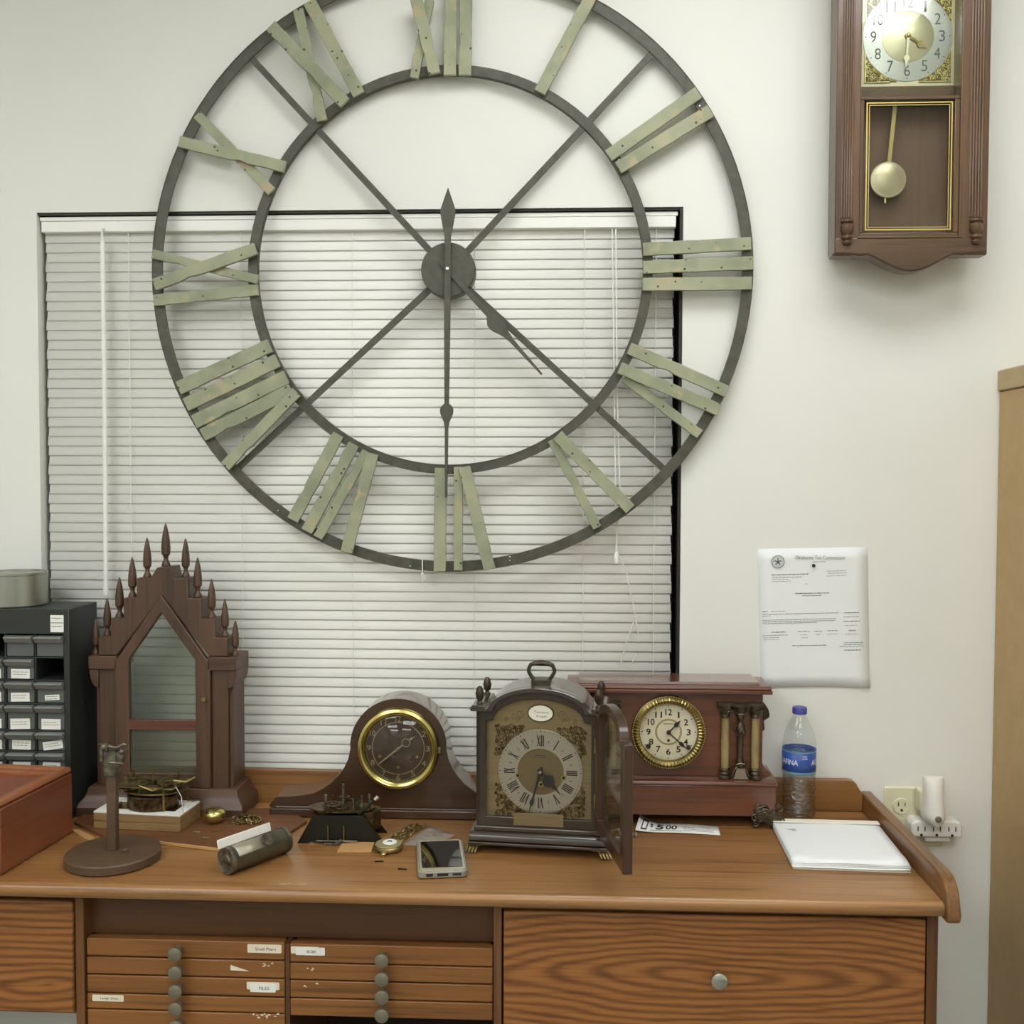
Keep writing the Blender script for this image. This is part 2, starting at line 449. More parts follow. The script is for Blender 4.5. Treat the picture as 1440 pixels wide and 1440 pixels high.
def spiral(mb, cx, y, cz, r, a0, turns, rad, d=1, n=14, seg=5):
    pts = []
    for i in range(n+1):
        t = i/n; a = a0 + d*turns*2*pi*t; q = r*(1-.78*t)
        pts.append((cx+q*cos(a), y, cz+q*sin(a)))
    mb.tube(pts, [rad*(1-.35*i/n) for i in range(n+1)], seg)

def filigree(mb, inside, x0, x1, z0, z1, y, seed, n, rmin, rmax, rad):
    rn = random.Random(seed); got = []; tries = 0
    while len(got) < n and tries < 3000:
        tries += 1
        r = rn.uniform(rmin, rmax); x = rn.uniform(x0+r, x1-r); z = rn.uniform(z0+r, z1-r)
        if not inside(x, z, r): continue
        if any((x-a)**2+(z-b)**2 < ((r+q)*.72)**2 for a, b, q in got): continue
        got.append((x, z, r)); spiral(mb, x, y, z, r, rn.uniform(0, 6.28), rn.uniform(1., 1.6), rad, rn.choice((-1, 1)))

ROMAN = ['XII', 'I', 'II', 'III', 'IIII', 'V', 'VI', 'VII', 'VIII', 'IX', 'X', 'XI']
def roman(mb, k, cx, cz, y, rin, rout, unit, wt):
    """radial roman numeral number k (0 = XII) drawn with thin bars"""
    a = pi/2 - k*pi/6; h = rout-rin
    R = Matrix.Translation(Vector((cx, y, cz))) @ Matrix.Rotation(-(a-pi/2), 4, 'Y')
    s = ROMAN[k]; wid = {'I': unit*.62, 'V': unit*1.25, 'X': unit*1.25}
    tot = sum(wid[c] for c in s); x = -tot/2
    B = lambda x0, x1, t: mb.bar((x0, 0, rin), (x1, 0, rout), t, .0003, M=R)
    for c in s:
        w = wid[c]; m = x+w/2
        if c == 'I': B(m, m, wt)
        elif c == 'V': B(m, m-w*.4, wt); B(m, m+w*.4, wt*.6)
        else: B(m+w*.38, m-w*.38, wt); B(m-w*.38, m+w*.38, wt*.6)
        x += w

# ================================================================== THE ROOM
XL, XR, YF, HC = -2.6, 1.75, -4.6, 2.72
WX0, WX1, WZ0, WZ1 = -1.043, .2405, .76, 1.961          # window opening in the rear wall
mb = MB(); mb.frame([(XL, 0), (XR, 0), (XR, HC), (XL, HC)], [(WX0, WZ0), (WX1, WZ0), (WX1, WZ1), (WX0, WZ1)], 0, .12)
struct(mb.build('wall_back', 'wall'))
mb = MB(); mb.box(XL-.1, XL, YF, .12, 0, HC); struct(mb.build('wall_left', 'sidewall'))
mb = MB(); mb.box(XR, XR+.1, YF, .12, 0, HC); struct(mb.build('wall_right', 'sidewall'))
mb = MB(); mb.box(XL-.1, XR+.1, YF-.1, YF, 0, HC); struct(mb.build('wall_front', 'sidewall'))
mb = MB(); mb.box(XL-.1, XR+.1, YF-.1, .12, -.1, 0); struct(mb.build('floor', 'floor'))
mb = MB(); mb.box(XL-.1, XR+.1, YF-.1, .12, HC, HC+.1); struct(mb.build('ceiling', 'ceiling'))
mb = MB(); mb.box(XL, XR, -.012, 0, 0, .09); struct(mb.build('baseboard_back', 'sidewall'))
# window set deep in the opening, night behind it
wn = bpy.data.objects.new('window_1', None); COL.objects.link(wn); wn['kind'] = 'structure'; ROOTM['window_1'] = Matrix.Identity(4)
g = .0
mb = MB(); mb.frame([(WX0+.001, WZ0+.001), (WX1-.001, WZ0+.001), (WX1-.001, WZ1-.001), (WX0+.001, WZ1-.001)],
                    [(WX0+.04, WZ0+.04), (WX1-.04, WZ0+.04), (WX1-.04, WZ1-.04), (WX0+.04, WZ1-.04)], .085, .118)
mb.box((WX0+WX1)/2-.018, (WX0+WX1)/2+.018, .086, .117, WZ0+.03, WZ1-.03)
mb.build('window_frame', 'window_metal', wn)
mb = MB(); mb.box(WX0+.035, WX1-.035, .1, .106, WZ0+.035, WZ1-.035); mb.build('window_pane', 'night', wn)
# dark strip beside the blind; the one above paints the head reveal's shade
mb = MB(); mb.box(WX1-.006, WX1-.0005, .002, .084, WZ0+.002, WZ1-.001); mb.box(WX0+.0005, WX1-.0065, .004, .084, WZ1-.005, WZ1-.0005)
mb.build('reveal_dark_strips', 'window_metal', wn)

# ceiling lights: recessed fluorescent troffers
def troffer(x, y, label):
    t = thing('ceiling_light', label, 'ceiling light', (x, y, HC), 0, 'fluorescent ceiling lights')
    m_ = MB(); m_.frame([(-.62, -.32), (.62, -.32), (.62, .32), (-.62, .32)], [(-.59, -.29), (.59, -.29), (.59, .29), (-.59, .29)], -.02, 0, 'z'); m_.build('light_frame', 'white_plastic', t)
    for sx in (-1, 1):
        m_ = MB(); m_.box(-.3+sx*.3-.285, -.3+sx*.3+.285, -.285, .285, -.016, -.006, Matrix.Translation((.3, 0, 0))); m_.build('diffuser', LAMP if y < -1. else LAMP_DIM, t)
LAMP = emit('fluorescent_diffuser', (.985, 1., 1.03), 8.9)
LAMP_DIM = emit('fluorescent_diffuser_dim', (.985, 1., 1.02), 7.3)  # nearest right light, set dimmer to even out the wall brightness
for ly, where in ((-.82, 'nearest the clock wall'), (-2.5, 'in the middle of the room'), (-4.05, 'added at the far end of the room for frontal fill')):  # far row is added to fill the wall from the front
    for lx, side in ((.395, 'right'), (-1.45, 'left')):
        troffer(lx, ly if lx > 0 else ly-.75+(.45 if ly < -4 else 0), 'fluorescent ceiling light in the %s row, %s' % (side, where))

# ================================================================== WINDOW BLIND
bl = thing('window_blind', 'closed white horizontal slat blind filling the window behind the clocks', 'blind', (-.4, .03, 1.93))
BX0, BX1 = -1.0375, .2275
mb = MB(); mb.box(BX0, BX1, .012, .05, 1.923, 1.954); mb.box(BX0, BX1, .007, .014, 1.9235, 1.945); mb.box(BX0-.004, BX1+.004, .0085, .016, 1.9460, 1.9545)
mb.build('head_rail', 'blind', bl, .0015, True)
mb = MB()
zz = 1.9165; PIT = .01945; n = 0
while zz > .80:
    prof = []
    for i in range(11):
        t = i/10.; a = (t-.5)
        prof.append((.0215 + .0034*a - .0013*(1-4*a*a), zz + .0236*a))
    x0, x1 = BX0+.003+.0012*((n*7) % 3-1), BX1-.002-.0012*((n*5) % 3)
    k = [(x0, y, z) for y, z in prof] + [(x1, y, z) for y, z in prof]
    mb.add(k, [(i, i+11, i+12, i+1) for i in range(10)])
    zz -= PIT; n += 1
mb.build('slats', 'blind', bl, world=True, solid=.0006)
mb = MB(); mb.box(BX0+.004, BX1-.004, .014, .034, .788, .804); mb.build('bottom_rail', 'blind', bl, .002, True)
mb = MB(); mb.tube([(-0.9088, -0.0040, 1.9266), (-0.9076, -0.0040, 1.9014)], .0022, 6); mb.tube([(-0.9076, -0.0040, 1.9014), (-0.9062, -0.0060, 1.5911), (-0.9078, -0.0060, 1.2119)], .0048, 8); mb.tube([(-0.9078, -0.0060, 1.2119), (-0.9080, -0.0060, 1.1975)], .0058, 8)
mb.tube([((-0.9106, 0.0000, 1.9275)[0], .012, 1.931), (-0.9088, -0.0040, 1.9266)], .003, 6)
mb.build('tilt_wand', 'blind', bl, world=True)
for x in (-.862, -.635, -.41, -.166, .05, .19):
    mb = MB(); mb.tube([(x, .0125, 1.925), (x, .0105, 1.4), (x, .0115, .80)], .0008, 5); mb.build('ladder_cord', 'cord', bl, world=True)
mb = MB()
mb.tube([(0.1033, 0.0020, 1.9197), (0.1092, -0.0020, 1.5905), (0.1131, -0.0030, 1.3956), (0.1167, -0.0020, 1.2865)], .0014, 6)
mb.tube([(0.1102, 0.0020, 1.9196), (0.1148, -0.0020, 1.5905), (0.1213, -0.0040, 1.4096), (0.1138, -0.0030, 1.2837)], .0014, 6)
mb.tube([(0.1166, -0.0030, 1.2837), (0.1337, 0.0000, 1.2555), (0.1510, 0.0000, 1.1713), (0.1600, 0.0040, 1.1256)], .0012, 6)
mb.tube([(0.1513, 0.0020, 1.1541), (0.1376, 0.0020, 1.1144), (0.1240, 0.0040, 1.0644)], .001, 6)
mb.tube([(0.1575, 0.0040, 1.0888), (0.1478, 0.0040, 1.0689)], .001, 6)
mb.lathe([(0, 0), (.004, .004), (.0055, .02), (.003, .026), (0, .027)], (0.1153, -0.0040, 1.2628), 'z', 10)
mb.build('lift_cord', 'cord', bl, world=True)

# ================================================================== BIG SKELETON WALL CLOCK
CX, CZ = -.2142, 1.8358
sk = thing('skeleton_wall_clock', 'huge round black iron wall clock with weathered sage green roman numerals', 'wall clock', (CX, 0, CZ))
YR = -.023
mb = MB(); mb.ring((CX, 0, CZ), .5655, .5862, YR, YR+.004, 128); mb.ring((CX, 0, CZ), .5846, .5862, YR-.001, YR+.012, 128); mb.build('outer_ring', 'iron', sk, world=True)
mb = MB(); mb.ring((CX, 0, CZ), .376, .3947, YR, YR+.004, 112); mb.ring((CX, 0, CZ), .376, .3775, YR-.001, YR+.012, 112); mb.build('inner_ring', 'iron', sk, world=True)
for a in (133.0, 46.5, -42.5, -137.5):
    a = math.radians(a)
    mb = MB(); mb.bar((CX+.05*cos(a), YR+.005, CZ+.05*sin(a)), (CX+.569*cos(a), YR+.005, CZ+.569*sin(a)), .0125, .005); mb.build('spoke', 'iron', sk, world=True)
mb = MB(); mb.lathe([(0, YR-.012), (.051, YR-.012), (.0525, YR-.010), (.0525, -.004), (0, -.004)], (CX, 0, CZ), 'y', 56); mb.build('hub', 'iron', sk, world=True)
CONV = [
 ('XII', [(-0.2757, 2.3526, -0.2400, 2.2078, 0.0234, 1), (-0.2503, 2.3521, -0.2807, 2.2030, 0.0179, 0), (-0.2094, 2.4024, -0.2112, 2.2074, 0.0241, 0), (-0.1797, 2.4018, -0.1823, 2.2070, 0.0241, 0)]),
 ('I', [(0.0600, 2.3545, -0.0385, 2.1725, 0.0234, 0)]),
 ('II', [(0.2638, 2.1683, 0.0934, 2.0510, 0.0248, 0), (0.2870, 2.1332, 0.1120, 2.0278, 0.0248, 0)]),
 ('III', [(0.1607, 1.8728, 0.3663, 1.8826, 0.0248, 0), (0.1609, 1.8387, 0.3702, 1.8455, 0.0248, 0), (0.1603, 1.8064, 0.3685, 1.8072, 0.0248, 0)]),
 ('IIII', [(0.1352, 1.6844, 0.3233, 1.6008, 0.0234, 0), (0.1167, 1.6462, 0.3069, 1.5653, 0.0234, 1), (0.1268, 1.6284, 0.2721, 1.5188, 0.0193, 0)]),
 ('V', [(-0.0022, 1.5167, 0.1395, 1.3742, 0.0234, 1), (-0.0127, 1.5083, 0.0764, 1.3379, 0.0179, 0)]),
 ('VI', [(-0.2290, 1.4533, -0.2310, 1.2513, 0.0234, 0), (-0.1948, 1.4552, -0.1946, 1.2529, 0.0179, 0), (-0.1821, 1.4552, -0.1327, 1.2562, 0.0234, 1)]),
 ('VII', [(-0.4299, 1.5183, -0.5211, 1.3498, 0.0234, 0), (-0.3997, 1.4994, -0.4935, 1.3282, 0.0234, 0), (-0.3745, 1.4850, -0.4716, 1.3157, 0.0193, 0), (-0.3613, 1.4808, -0.4134, 1.2880, 0.0234, 1)]),
 ('VIII', [(-0.7469, 1.6090, -0.5639, 1.6921, 0.0276, 0), (-0.7330, 1.5755, -0.5496, 1.6629, 0.0276, 0), (-0.7166, 1.5425, -0.5320, 1.6303, 0.0276, 0), (-0.7001, 1.5167, -0.5224, 1.6045, 0.0262, 0), (-0.6529, 1.4552, -0.5105, 1.6004, 0.0221, 1)]),
 ('IX', [(-0.7965, 1.8713, -0.5874, 1.8195, 0.0179, 0), (-0.7905, 1.8096, -0.5891, 1.8782, 0.0234, 1), (-0.7950, 1.7805, -0.5875, 1.8001, 0.0221, 0)]),
 ('X', [(-0.7382, 2.0855, -0.5306, 2.0348, 0.0221, 1), (-0.7053, 2.1395, -0.5589, 1.9899, 0.0193, 0)]),
 ('XI', [(-0.4840, 2.3523, -0.3872, 2.1734, 0.0248, 0), (-0.5570, 2.3035, -0.4130, 2.1547, 0.0248, 1), (-0.5053, 2.3378, -0.4595, 2.1240, 0.0207, 0)]),
]
rn = random.Random(5)
for nm, strips in CONV:
    mb = MB()
    for (ax, az, bx, bz, w, top) in strips:
        y = YR-.0045-(.0085 if top else 0)
        t = Vector((bx-ax, 0, bz-az)); ln = t.length; t.normalize(); nrm = Vector((-t.z, 0, t.x))
        pa = Vector((ax, y, az)); K = 12
        top_, bot = [], []
        for i in range(K+1):
            p = pa + t*(ln*i/K)
            j1 = rn.uniform(-.0006, .0006); j2 = rn.uniform(-.0006, .0006)
            top_.append(p+nrm*(w/2+j1)); bot.append(p-nrm*(w/2+j2))
        if rn.random() < .55:                      # a chip broken out of one edge
            i = rn.randint(3, 9); bot[i] = bot[i]+nrm*.003
        poly = [(v.x, v.z) for v in top_] + [(v.x, v.z) for v in reversed(bot)]
        mb.prism(poly, y-.004, y+.004)
    mb.build('numeral', 'slat', sk, .0008, True, seg=1)
def hand(parent, ang, outline, y0, y1, nm, mat):
    """flat hand: outline [(along, half width)...] from tail to tip, pointing at ang"""
    R = Matrix.Translation(Vector((CX, 0, CZ))) @ Matrix.Rotation(-(ang-pi/2), 4, 'Y')
    poly = [(w, l) for l, w in outline] + [(-w, l) for l, w in reversed(outline) if w > 1e-6]
    m_ = MB(); m_.prism(poly, y0, y1, M=R); return m_.build(nm, mat, parent, .0006, True, seg=1)
bulb = [(.2585, .0045), (.262, .009), (.2665, .0122), (.272, .0132), (.2785, .0122), (.285, .0095), (.294, .0055), (.305, .0037)]
hand(sk, -pi/2-.006, [(-.155, 0.0), (-.135, .007), (-.113, .0145), (-.105, .0145), (-.06, .0062), (0, .0062), (.1, .0062)] + bulb + [(.44, .0022)], YR-.021, YR-.018, 'minute_hand', 'iron')
bulb2 = [(.118, .005), (.124, .010), (.131, .0155), (.139, .0165), (.148, .0150), (.158, .0105), (.170, .0065), (.185, .0045)]
hand(sk, -.838, [(-.02, .0055), (0, .0058)] + bulb2 + [(.272, .0018)], YR-.0165, YR-.0135, 'hour_hand', 'iron')
mb = MB(); mb.lathe([(0, YR-.024), (.003, YR-.0235), (.0036, YR-.021), (.0036, YR-.012), (0, YR-.012)], (CX, 0, CZ), 'y', 14); mb.build('hand_pin', 'steel_dot', sk, world=True)
for px in ((-0.2898, -0.0230, 1.2604), (-0.0939, -0.0230, 1.2799), (-0.0938, -0.0230, 1.2729), (-0.5521, -0.0230, 1.3685), (0.2671, -0.0230, 2.1452), (0.1135, -0.0230, 2.0449)):
    mb = MB(); mb.lathe([(0, YR-.0012), (.0014, YR-.001), (.0018, YR), (0, YR)], (px[0], 0, px[2]), 'y', 10); mb.build('rivet', 'steel_dot', sk, world=True)
# string tie round the ring
q = (-0.2657, -0.0240, 1.2551)
mb = MB()
mb.tube([(q[0], YR-.003, CZ-.5650), (q[0]+.0005, YR-.003, CZ-.5865), (q[0], YR+.002, CZ-.591), (q[0], YR+.014, CZ-.587), (q[0], YR+.014, CZ-.565), (q[0], YR+.002, CZ-.563)], .0012, 6, True)
sph(mb, (q[0], YR-.003, CZ-.591), .003, 10, 6)
for dx, dz in ((.008, -.005), (.0005, -.017), (-.004, -.009), (.006, -.011)): mb.tube([(q[0], YR-.003, CZ-.591), (q[0]+dx*.6, YR-.005, CZ-.591+dz*.4), (q[0]+dx, YR-.004, CZ-.591+dz)], .0009, 5)
tag(mb.build('tie_cord', 'cord'), 'short white string knotted round the bottom of the big iron clock ring', 'string')

# ================================================================== PENDULUM WALL CLOCK
pc = thing('pendulum_wall_clock', 'walnut cased pendulum wall clock with silver dial hung on the right', 'wall clock', (.638, 0, 2.15))
x0, x1, cxm, zb = .5055, .7805, .643, 1.847
mb = MB(); mb.box(x0+.012, x1-.012, -.052, -.001, 1.862, 2.6); mb.build('back_case', 'walnut', pc, .002, True)
OX0, OX1 = .550, .729            # opening between the stiles
# door slab: stiles, rails, apron
for a_, b_, o0, o1 in ((x0, OX0, -.002, -.001), (OX1, x1, .001, .002)):
    mb = MB(); mb.box(a_, b_, -.098, -.052, zb, 2.6); mb.build('side_stile', 'walnut', pc, .002, True)
    mb = MB(); mb.box(a_+o0, b_+o1, -.092, -.060, zb-.002, zb+.004); mb.build('foot_moulding', 'walnut', pc, .002, True)
for xs in ((x0+.010, OX0-.013), (OX1+.016, x1-.010)):      # reeded strips
    m_ = MB(); w = xs[1]-xs[0]
    for k in range(5):
        c = xs[0]+w*(k+.5)/5
        m_.lathe([(w/10.5, 1.912), (w/10.5, 2.6)], (c, -.098, 0), 'z', 10)
    m_.build('reeding', 'walnut', pc, world=True)
for cx_ in (x0+.0215, x1-.0215):                          # turned half drops
    m_ = MB(); m_.lathe([(0, 1.862), (.006, 1.863), (.0085, 1.867), (.006, 1.871), (.0105, 1.875), (.0105, 1.878), (.007, 1.881), (.012, 1.889), (.012, 1.897), (.008, 1.902), (.0115, 1.904), (.0115, 1.907), (.0, 1.9075)], (cx_, -.1, 0), 'z', 18)
    m_.build('turned_drop', 'walnut', pc, world=True)
mb = MB()
ap = [(OX0-.001, 1.877), (OX0-.001, 1.853)]
ap += [(x0+.030, 1.846), (x0+.045, 1.8435), (x0+.060, 1.845)] + [(x0+.060+.156*i/14, 1.845-.0305*sin(pi*i/14)**1.3) for i in range(1, 14)] + [(x1-.060, 1.845), (x1-.045, 1.8435), (x1-.030, 1.846)]
ap = [(x0+.0002, 1.877), (x0+.0002, 1.8475)] + ap[2:] + [(x1-.0002, 1.8475), (x1-.0002, 1.877)]
mb.prism(ap, -.0985, -.060); mb.build('apron', 'walnut_x', pc, .003, True)
mb = MB(); mb.box(OX0, OX1, -.094, -.058, 2.127, 2.134); mb.build('cross_rail', 'walnut_x', pc, .0015, True)
mb = MB(); mb.box(OX0, OX1, -.094, -.058, 1.876, 1.886); mb.box(OX0-.004, OX1+.004, -.1, -.096, 1.8745, 1.8785); mb.build('lower_rail', 'walnut_x', pc, .0015, True)
for a_, b_ in ((OX0, .5570), (.7200, OX1)):
    mb = MB(); mb.box(a_, b_, -.094, -.058, 1.886, 2.127); mb.build('glass_bead', 'walnut', pc, .001, True)
# dial compartment
mb = MB(); mb.box(OX0, OX1, -.066, -.058, 2.1345, 2.162); mb.build('dial_rail', 'walnut_x', pc, .002, True)
DX, DZ, DR = (0.6431, -0.0625, 2.2534)[0], (0.6431, -0.0625, 2.2534)[2], .0815
SX0, SX1, SZ0 = (0.5666, -0.0620, 2.1717)[0], (0.7230, -0.0620, 2.1694)[0], (0.6427, -0.0620, 2.1706)[2]; SZ1 = 2*DZ-SZ0
mb = MB(); mb.box(OX0, OX1, -.060, -.055, 2.1625, 2.40); mb.build('dial_plate', 'spandrel_plate', pc, world=True)
mb = MB(); mb.lathe([(0, -.0620), (.079, -.0620), (.0815, -.0612), (.0815, -.0602), (0, -.0602)], (DX, 0, DZ), 'y', 64); mb.build('dial', 'silver_dial', pc, world=True)
mb = MB(); mb.lathe([(0, -.0628), (.047, -.0628), (.048, -.0622), (0, -.0622)], (DX, 0, DZ), 'y', 48); mb.build('dial_centre', 'champagne', pc, world=True)
mb = MB()
for k in range(1, 13):
    a = pi/2-k*pi/6; mb.text(str(k), .0205, DX+.0625*cos(a), -.0624, DZ+.0625*sin(a), w=(.011 if k < 10 else .018) if k != 1 else .0045)
for k in range(60):
    a = pi/2-k*pi/30; r = .0014 if k % 5 == 0 else .0006
    mb.lathe([(0, -.0624), (r, -.0624), (0, -.0623)], (DX+.0765*cos(a), 0, DZ+.0765*sin(a)), 'y', 6)
mb.build('numerals', pm('dial_grey_numerals', (92, 96, 100), .5), pc, world=True)
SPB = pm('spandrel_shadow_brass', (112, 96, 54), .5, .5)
for (a0, b0, a1, b1, sd) in ((SX0, SZ0, SX0+.058, SZ0+.055, 3), (SX1-.058, SZ0, SX1, SZ0+.055, 4), (SX1-.058, SZ1-.055, SX1, SZ1, 5), (SX0, SZ1-.055, SX0+.058, SZ1, 6)):
    m_ = MB(); ins = lambda x, z, r: ((x-DX)**2+(z-DZ)**2)**.5 > DR+r*.55
    filigree(m_, ins, a0, a1, b0, b1, -.0620, sd, 34, .0024, .0056, .0008)
    fx = a0 if sd in (3, 6) else a1; fz = b0 if sd in (3, 4) else b1
    ex = a1 if fx == a0 else a0; ez = b1 if fz == b0 else b0
    t0 = math.atan2(fz-DZ, ex-DX); t1 = math.atan2(ez-DZ, fx-DX)
    if t1-t0 > pi: t1 -= 2*pi
    if t0-t1 > pi: t1 += 2*pi
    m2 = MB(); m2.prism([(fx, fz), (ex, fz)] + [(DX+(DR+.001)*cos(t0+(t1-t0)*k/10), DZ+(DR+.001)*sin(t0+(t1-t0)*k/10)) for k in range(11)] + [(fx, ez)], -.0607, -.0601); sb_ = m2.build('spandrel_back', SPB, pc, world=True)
    m_.bar((a0, -.062, fz), (a1-(.012 if sd == 3 else 0), -.062, fz), .0012, .002); m_.bar((fx, -.062, b0), (fx, -.062, b1), .0012, .002)
    m_.build('spandrel', 'gold', pc, world=True)
def clockhand(parent, cx, y, cz, ang, outline, nm, mat, th=.0008, M=None, world=True):
    R = Matrix.Translation(Vector((cx, 0, cz))) @ Matrix.Rotation(-(ang-pi/2), 4, 'Y')
    if M is not None: R = M @ R
    poly = [(w, l) for l, w in outline] + [(-w, l) for l, w in reversed(outline) if w > 1e-6]
    m_ = MB(); m_.prism(poly, y-th, y, M=R); return m_.build(nm, mat, parent, world=world)
clockhand(pc, DX, -.0660, DZ, -pi/2-.06, [(-.008, .003), (-.003, .0045), (0, .005), (.006, .0026), (.036, .0017), (.038, .0045), (.043, .0062), (.046, .003), (.060, 0)], 'minute_hand', 'champagne')
clockhand(pc, DX, -.0645, DZ, -.60, [(-.006, .003), (0, .005), (.006, .0026), (.022, .0022), (.024, .0058), (.030, .0062), (.034, .002), (.043, 0)], 'hour_hand', 'brass_old')
mb = MB(); sph(mb, (DX, -.067, DZ), .0042, 14, 8); mb.build('hand_nut', 'gold', pc, world=True)
mb = MB(); mb.box(OX0+.0005, OX1-.0005, -.0930, -.0905, 2.1345, 2.41); mb.build('upper_glass', 'glass', pc, world=True)
# lower compartment
mb = MB(); mb.box(OX0, OX1, -.0535, -.0525, 1.886, 2.127); mb.build('back_panel', 'walnut_in', pc, world=True)
mb = MB(); mb.box(.5572, .7198, -.0930, -.0905, 1.8862, 2.1268); mb.build('lower_glass', 'smoke_glass', pc, world=True)
mb = MB()
for k, (i, w) in enumerate(((.002, .0022), (.0068, .0012))):
    a, b, c, d = .5590+i, .7180-i, 1.8885+i, 2.1245-i
    mb.frame([(a, c), (b, c), (b, d), (a, d)], [(a+w, c+w), (b-w, c+w), (b-w, d-w), (a+w, d-w)], -.0936, -.0931)
mb.build('gilt_border', 'gold_line', pc, world=True)
pa, pb = (0.6198, -0.0700, 2.1355), (0.6101, -0.0700, 2.0160)
mb = MB(); mb.bar((pa[0], -.070, 2.1265), (pb[0], -.070, pb[2]), .0072, .0012); mb.build('pendulum_rod', 'gold', pc, world=True)
b = (0.6079, -0.0720, 1.9880)
mb = MB(); mb.lathe([(0, -.0795), (.012, -.079), (.024, -.0765), (.029, -.0745), (.0325, -.0745), (.0335, -.072), (.0325, -.069), (0, -.067)], (b[0], 0, b[2]), 'y', 40)
bob = mb.build('pendulum_bob', 'champagne', pc, world=True)
mb = MB(); mb.lathe([(0, -.010), (.002, -.009), (.003, -.006), (.0022, -.003), (.0022, .004), (0, .004)], (b[0]-.004, -.071, b[2]-.034), 'z', 12); mb.build('rating_nut', 'gold', bob, world=True)

# ================================================================== NOTICE ON THE WALL
nt_ = thing('wall_notice', 'white printed tax notice sheet pinned to the wall above the water bottle', 'paper', (.5, 0, 1.16))
pts = [(0.3896, -0.0015, 1.2964), (0.6020, -0.0015, 1.3018), (0.6102, -0.0015, 1.0274), (0.3996, -0.0015, 1.0220)]
mb = MB(); NX, NZ = 8, 12; vs = []
for j in range(NZ+1):
    for i in range(NX+1):
        u, v = i/NX, j/NZ
        p = [(pts[0][k]*(1-u)+pts[1][k]*u)*(1-v)+(pts[3][k]*(1-u)+pts[2][k]*u)*v for k in range(3)]
        lift = .0012+.0012*sin(pi*u)*v+.006*max(0, u-.75)*max(0, v-.85)*20
        vs.append((p[0], -lift, p[2]+.002*sin(pi*u*1.2)*v))
mb.add(vs, [(j*(NX+1)+i, j*(NX+1)+i+1, (j+1)*(NX+1)+i+1, (j+1)*(NX+1)+i) for j in range(NZ) for i in range(NX)])
mb.build('sheet', 'paper2', nt_, world=True, solid=.0003)
mb = MB(); YP = -.0065
h = (0.5104, -0.0030, 1.2806); mb.text('Oklahoma Tax Commission', .0072, h[0], -.0032, h[2], w=.096)
mb.build('heading', 'greyink', nt_, world=True)
mb = MB(); sc = (0.4295, -0.0030, 1.2717)
mb.ring((sc[0], 0, sc[2]), .0112, .0128, -.0033, -.0031, 32); mb.ring((sc[0], 0, sc[2]), .0085, .0089, -.0033, -.0031, 32)
for k in range(5):
    a = pi/2+k*2*pi/5; mb.bar((sc[0], -.0032, sc[2]), (sc[0]+.0075*cos(a), -.0032, sc[2]+.0075*sin(a)), .0022, .0002)
mb.build('seal', 'greyink', nt_, world=True)
mb = MB(); rn = random.Random(9)
LINES = [(0.4980, 1.2714, 0.5231, 1.2719, 0.0010), (0.4176, 1.2449, 0.4889, 1.2475, 0.0016), (0.4197, 1.2400, 0.4764, 1.2419, 0.0010), (0.4187, 1.2364, 0.4523, 1.2374, 0.0008), (0.4188, 1.2321, 0.4545, 1.2336, 0.0008), (0.5234, 1.2535, 0.5610, 1.2548, 0.0008), (0.5276, 1.2492, 0.5631, 1.2505, 0.0008), (0.5235, 1.2439, 0.5621, 1.2459, 0.0008), (0.4829, 1.2281, 0.4877, 1.2281, 0.0008), (0.4642, 1.2090, 0.5292, 1.2106, 0.0016), (0.4779, 1.2048, 0.5146, 1.2060, 0.0012), (0.4005, 1.1726, 0.4110, 1.1731, 0.0014), (0.4173, 1.1736, 0.4447, 1.1747, 0.0008), (0.4006, 1.1673, 0.5475, 1.1722, 0.0010), (0.4006, 1.1636, 0.4164, 1.1646, 0.0008), (0.4007, 1.1559, 0.5435, 1.1611, 0.0010), (0.4007, 1.1523, 0.5425, 1.1572, 0.0010), (0.4008, 1.1491, 0.5058, 1.1530, 0.0010), (0.4189, 1.1322, 0.4473, 1.1333, 0.0016), (0.4021, 1.1256, 0.4505, 1.1278, 0.0010), (0.4021, 1.1213, 0.4337, 1.1227, 0.0008), (0.4032, 1.1175, 0.4338, 1.1190, 0.0006), (0.4693, 1.1344, 0.4935, 1.1354, 0.0012), (0.5019, 1.1351, 0.5166, 1.1357, 0.0012), (0.5266, 1.1366, 0.5469, 1.1372, 0.0012), (0.4747, 1.1280, 0.4883, 1.1285, 0.0008), (0.4768, 1.1225, 0.4884, 1.1230, 0.0008), (0.5051, 1.1291, 0.5124, 1.1296, 0.0008), (0.5271, 1.1298, 0.5481, 1.1308, 0.0008), (0.4592, 1.1065, 0.5253, 1.1084, 0.0014), (0.5590, 1.1718, 0.5872, 1.1725, 0.0016), (0.5581, 1.1642, 0.5873, 1.1649, 0.0010), (0.5578, 1.1552, 0.5896, 1.1559, 0.0016), (0.5604, 1.1476, 0.5834, 1.1482, 0.0008), (0.5679, 1.1370, 0.5815, 1.1375, 0.0016), (0.5617, 1.1301, 0.5868, 1.1308, 0.0010), (0.5588, 1.1134, 0.5964, 1.1142, 0.0010), (0.5588, 1.1096, 0.5965, 1.1104, 0.0010), (0.5505, 1.1057, 0.5976, 1.1066, 0.0010), (0.5600, 1.0985, 0.5914, 1.0993, 0.0016)]
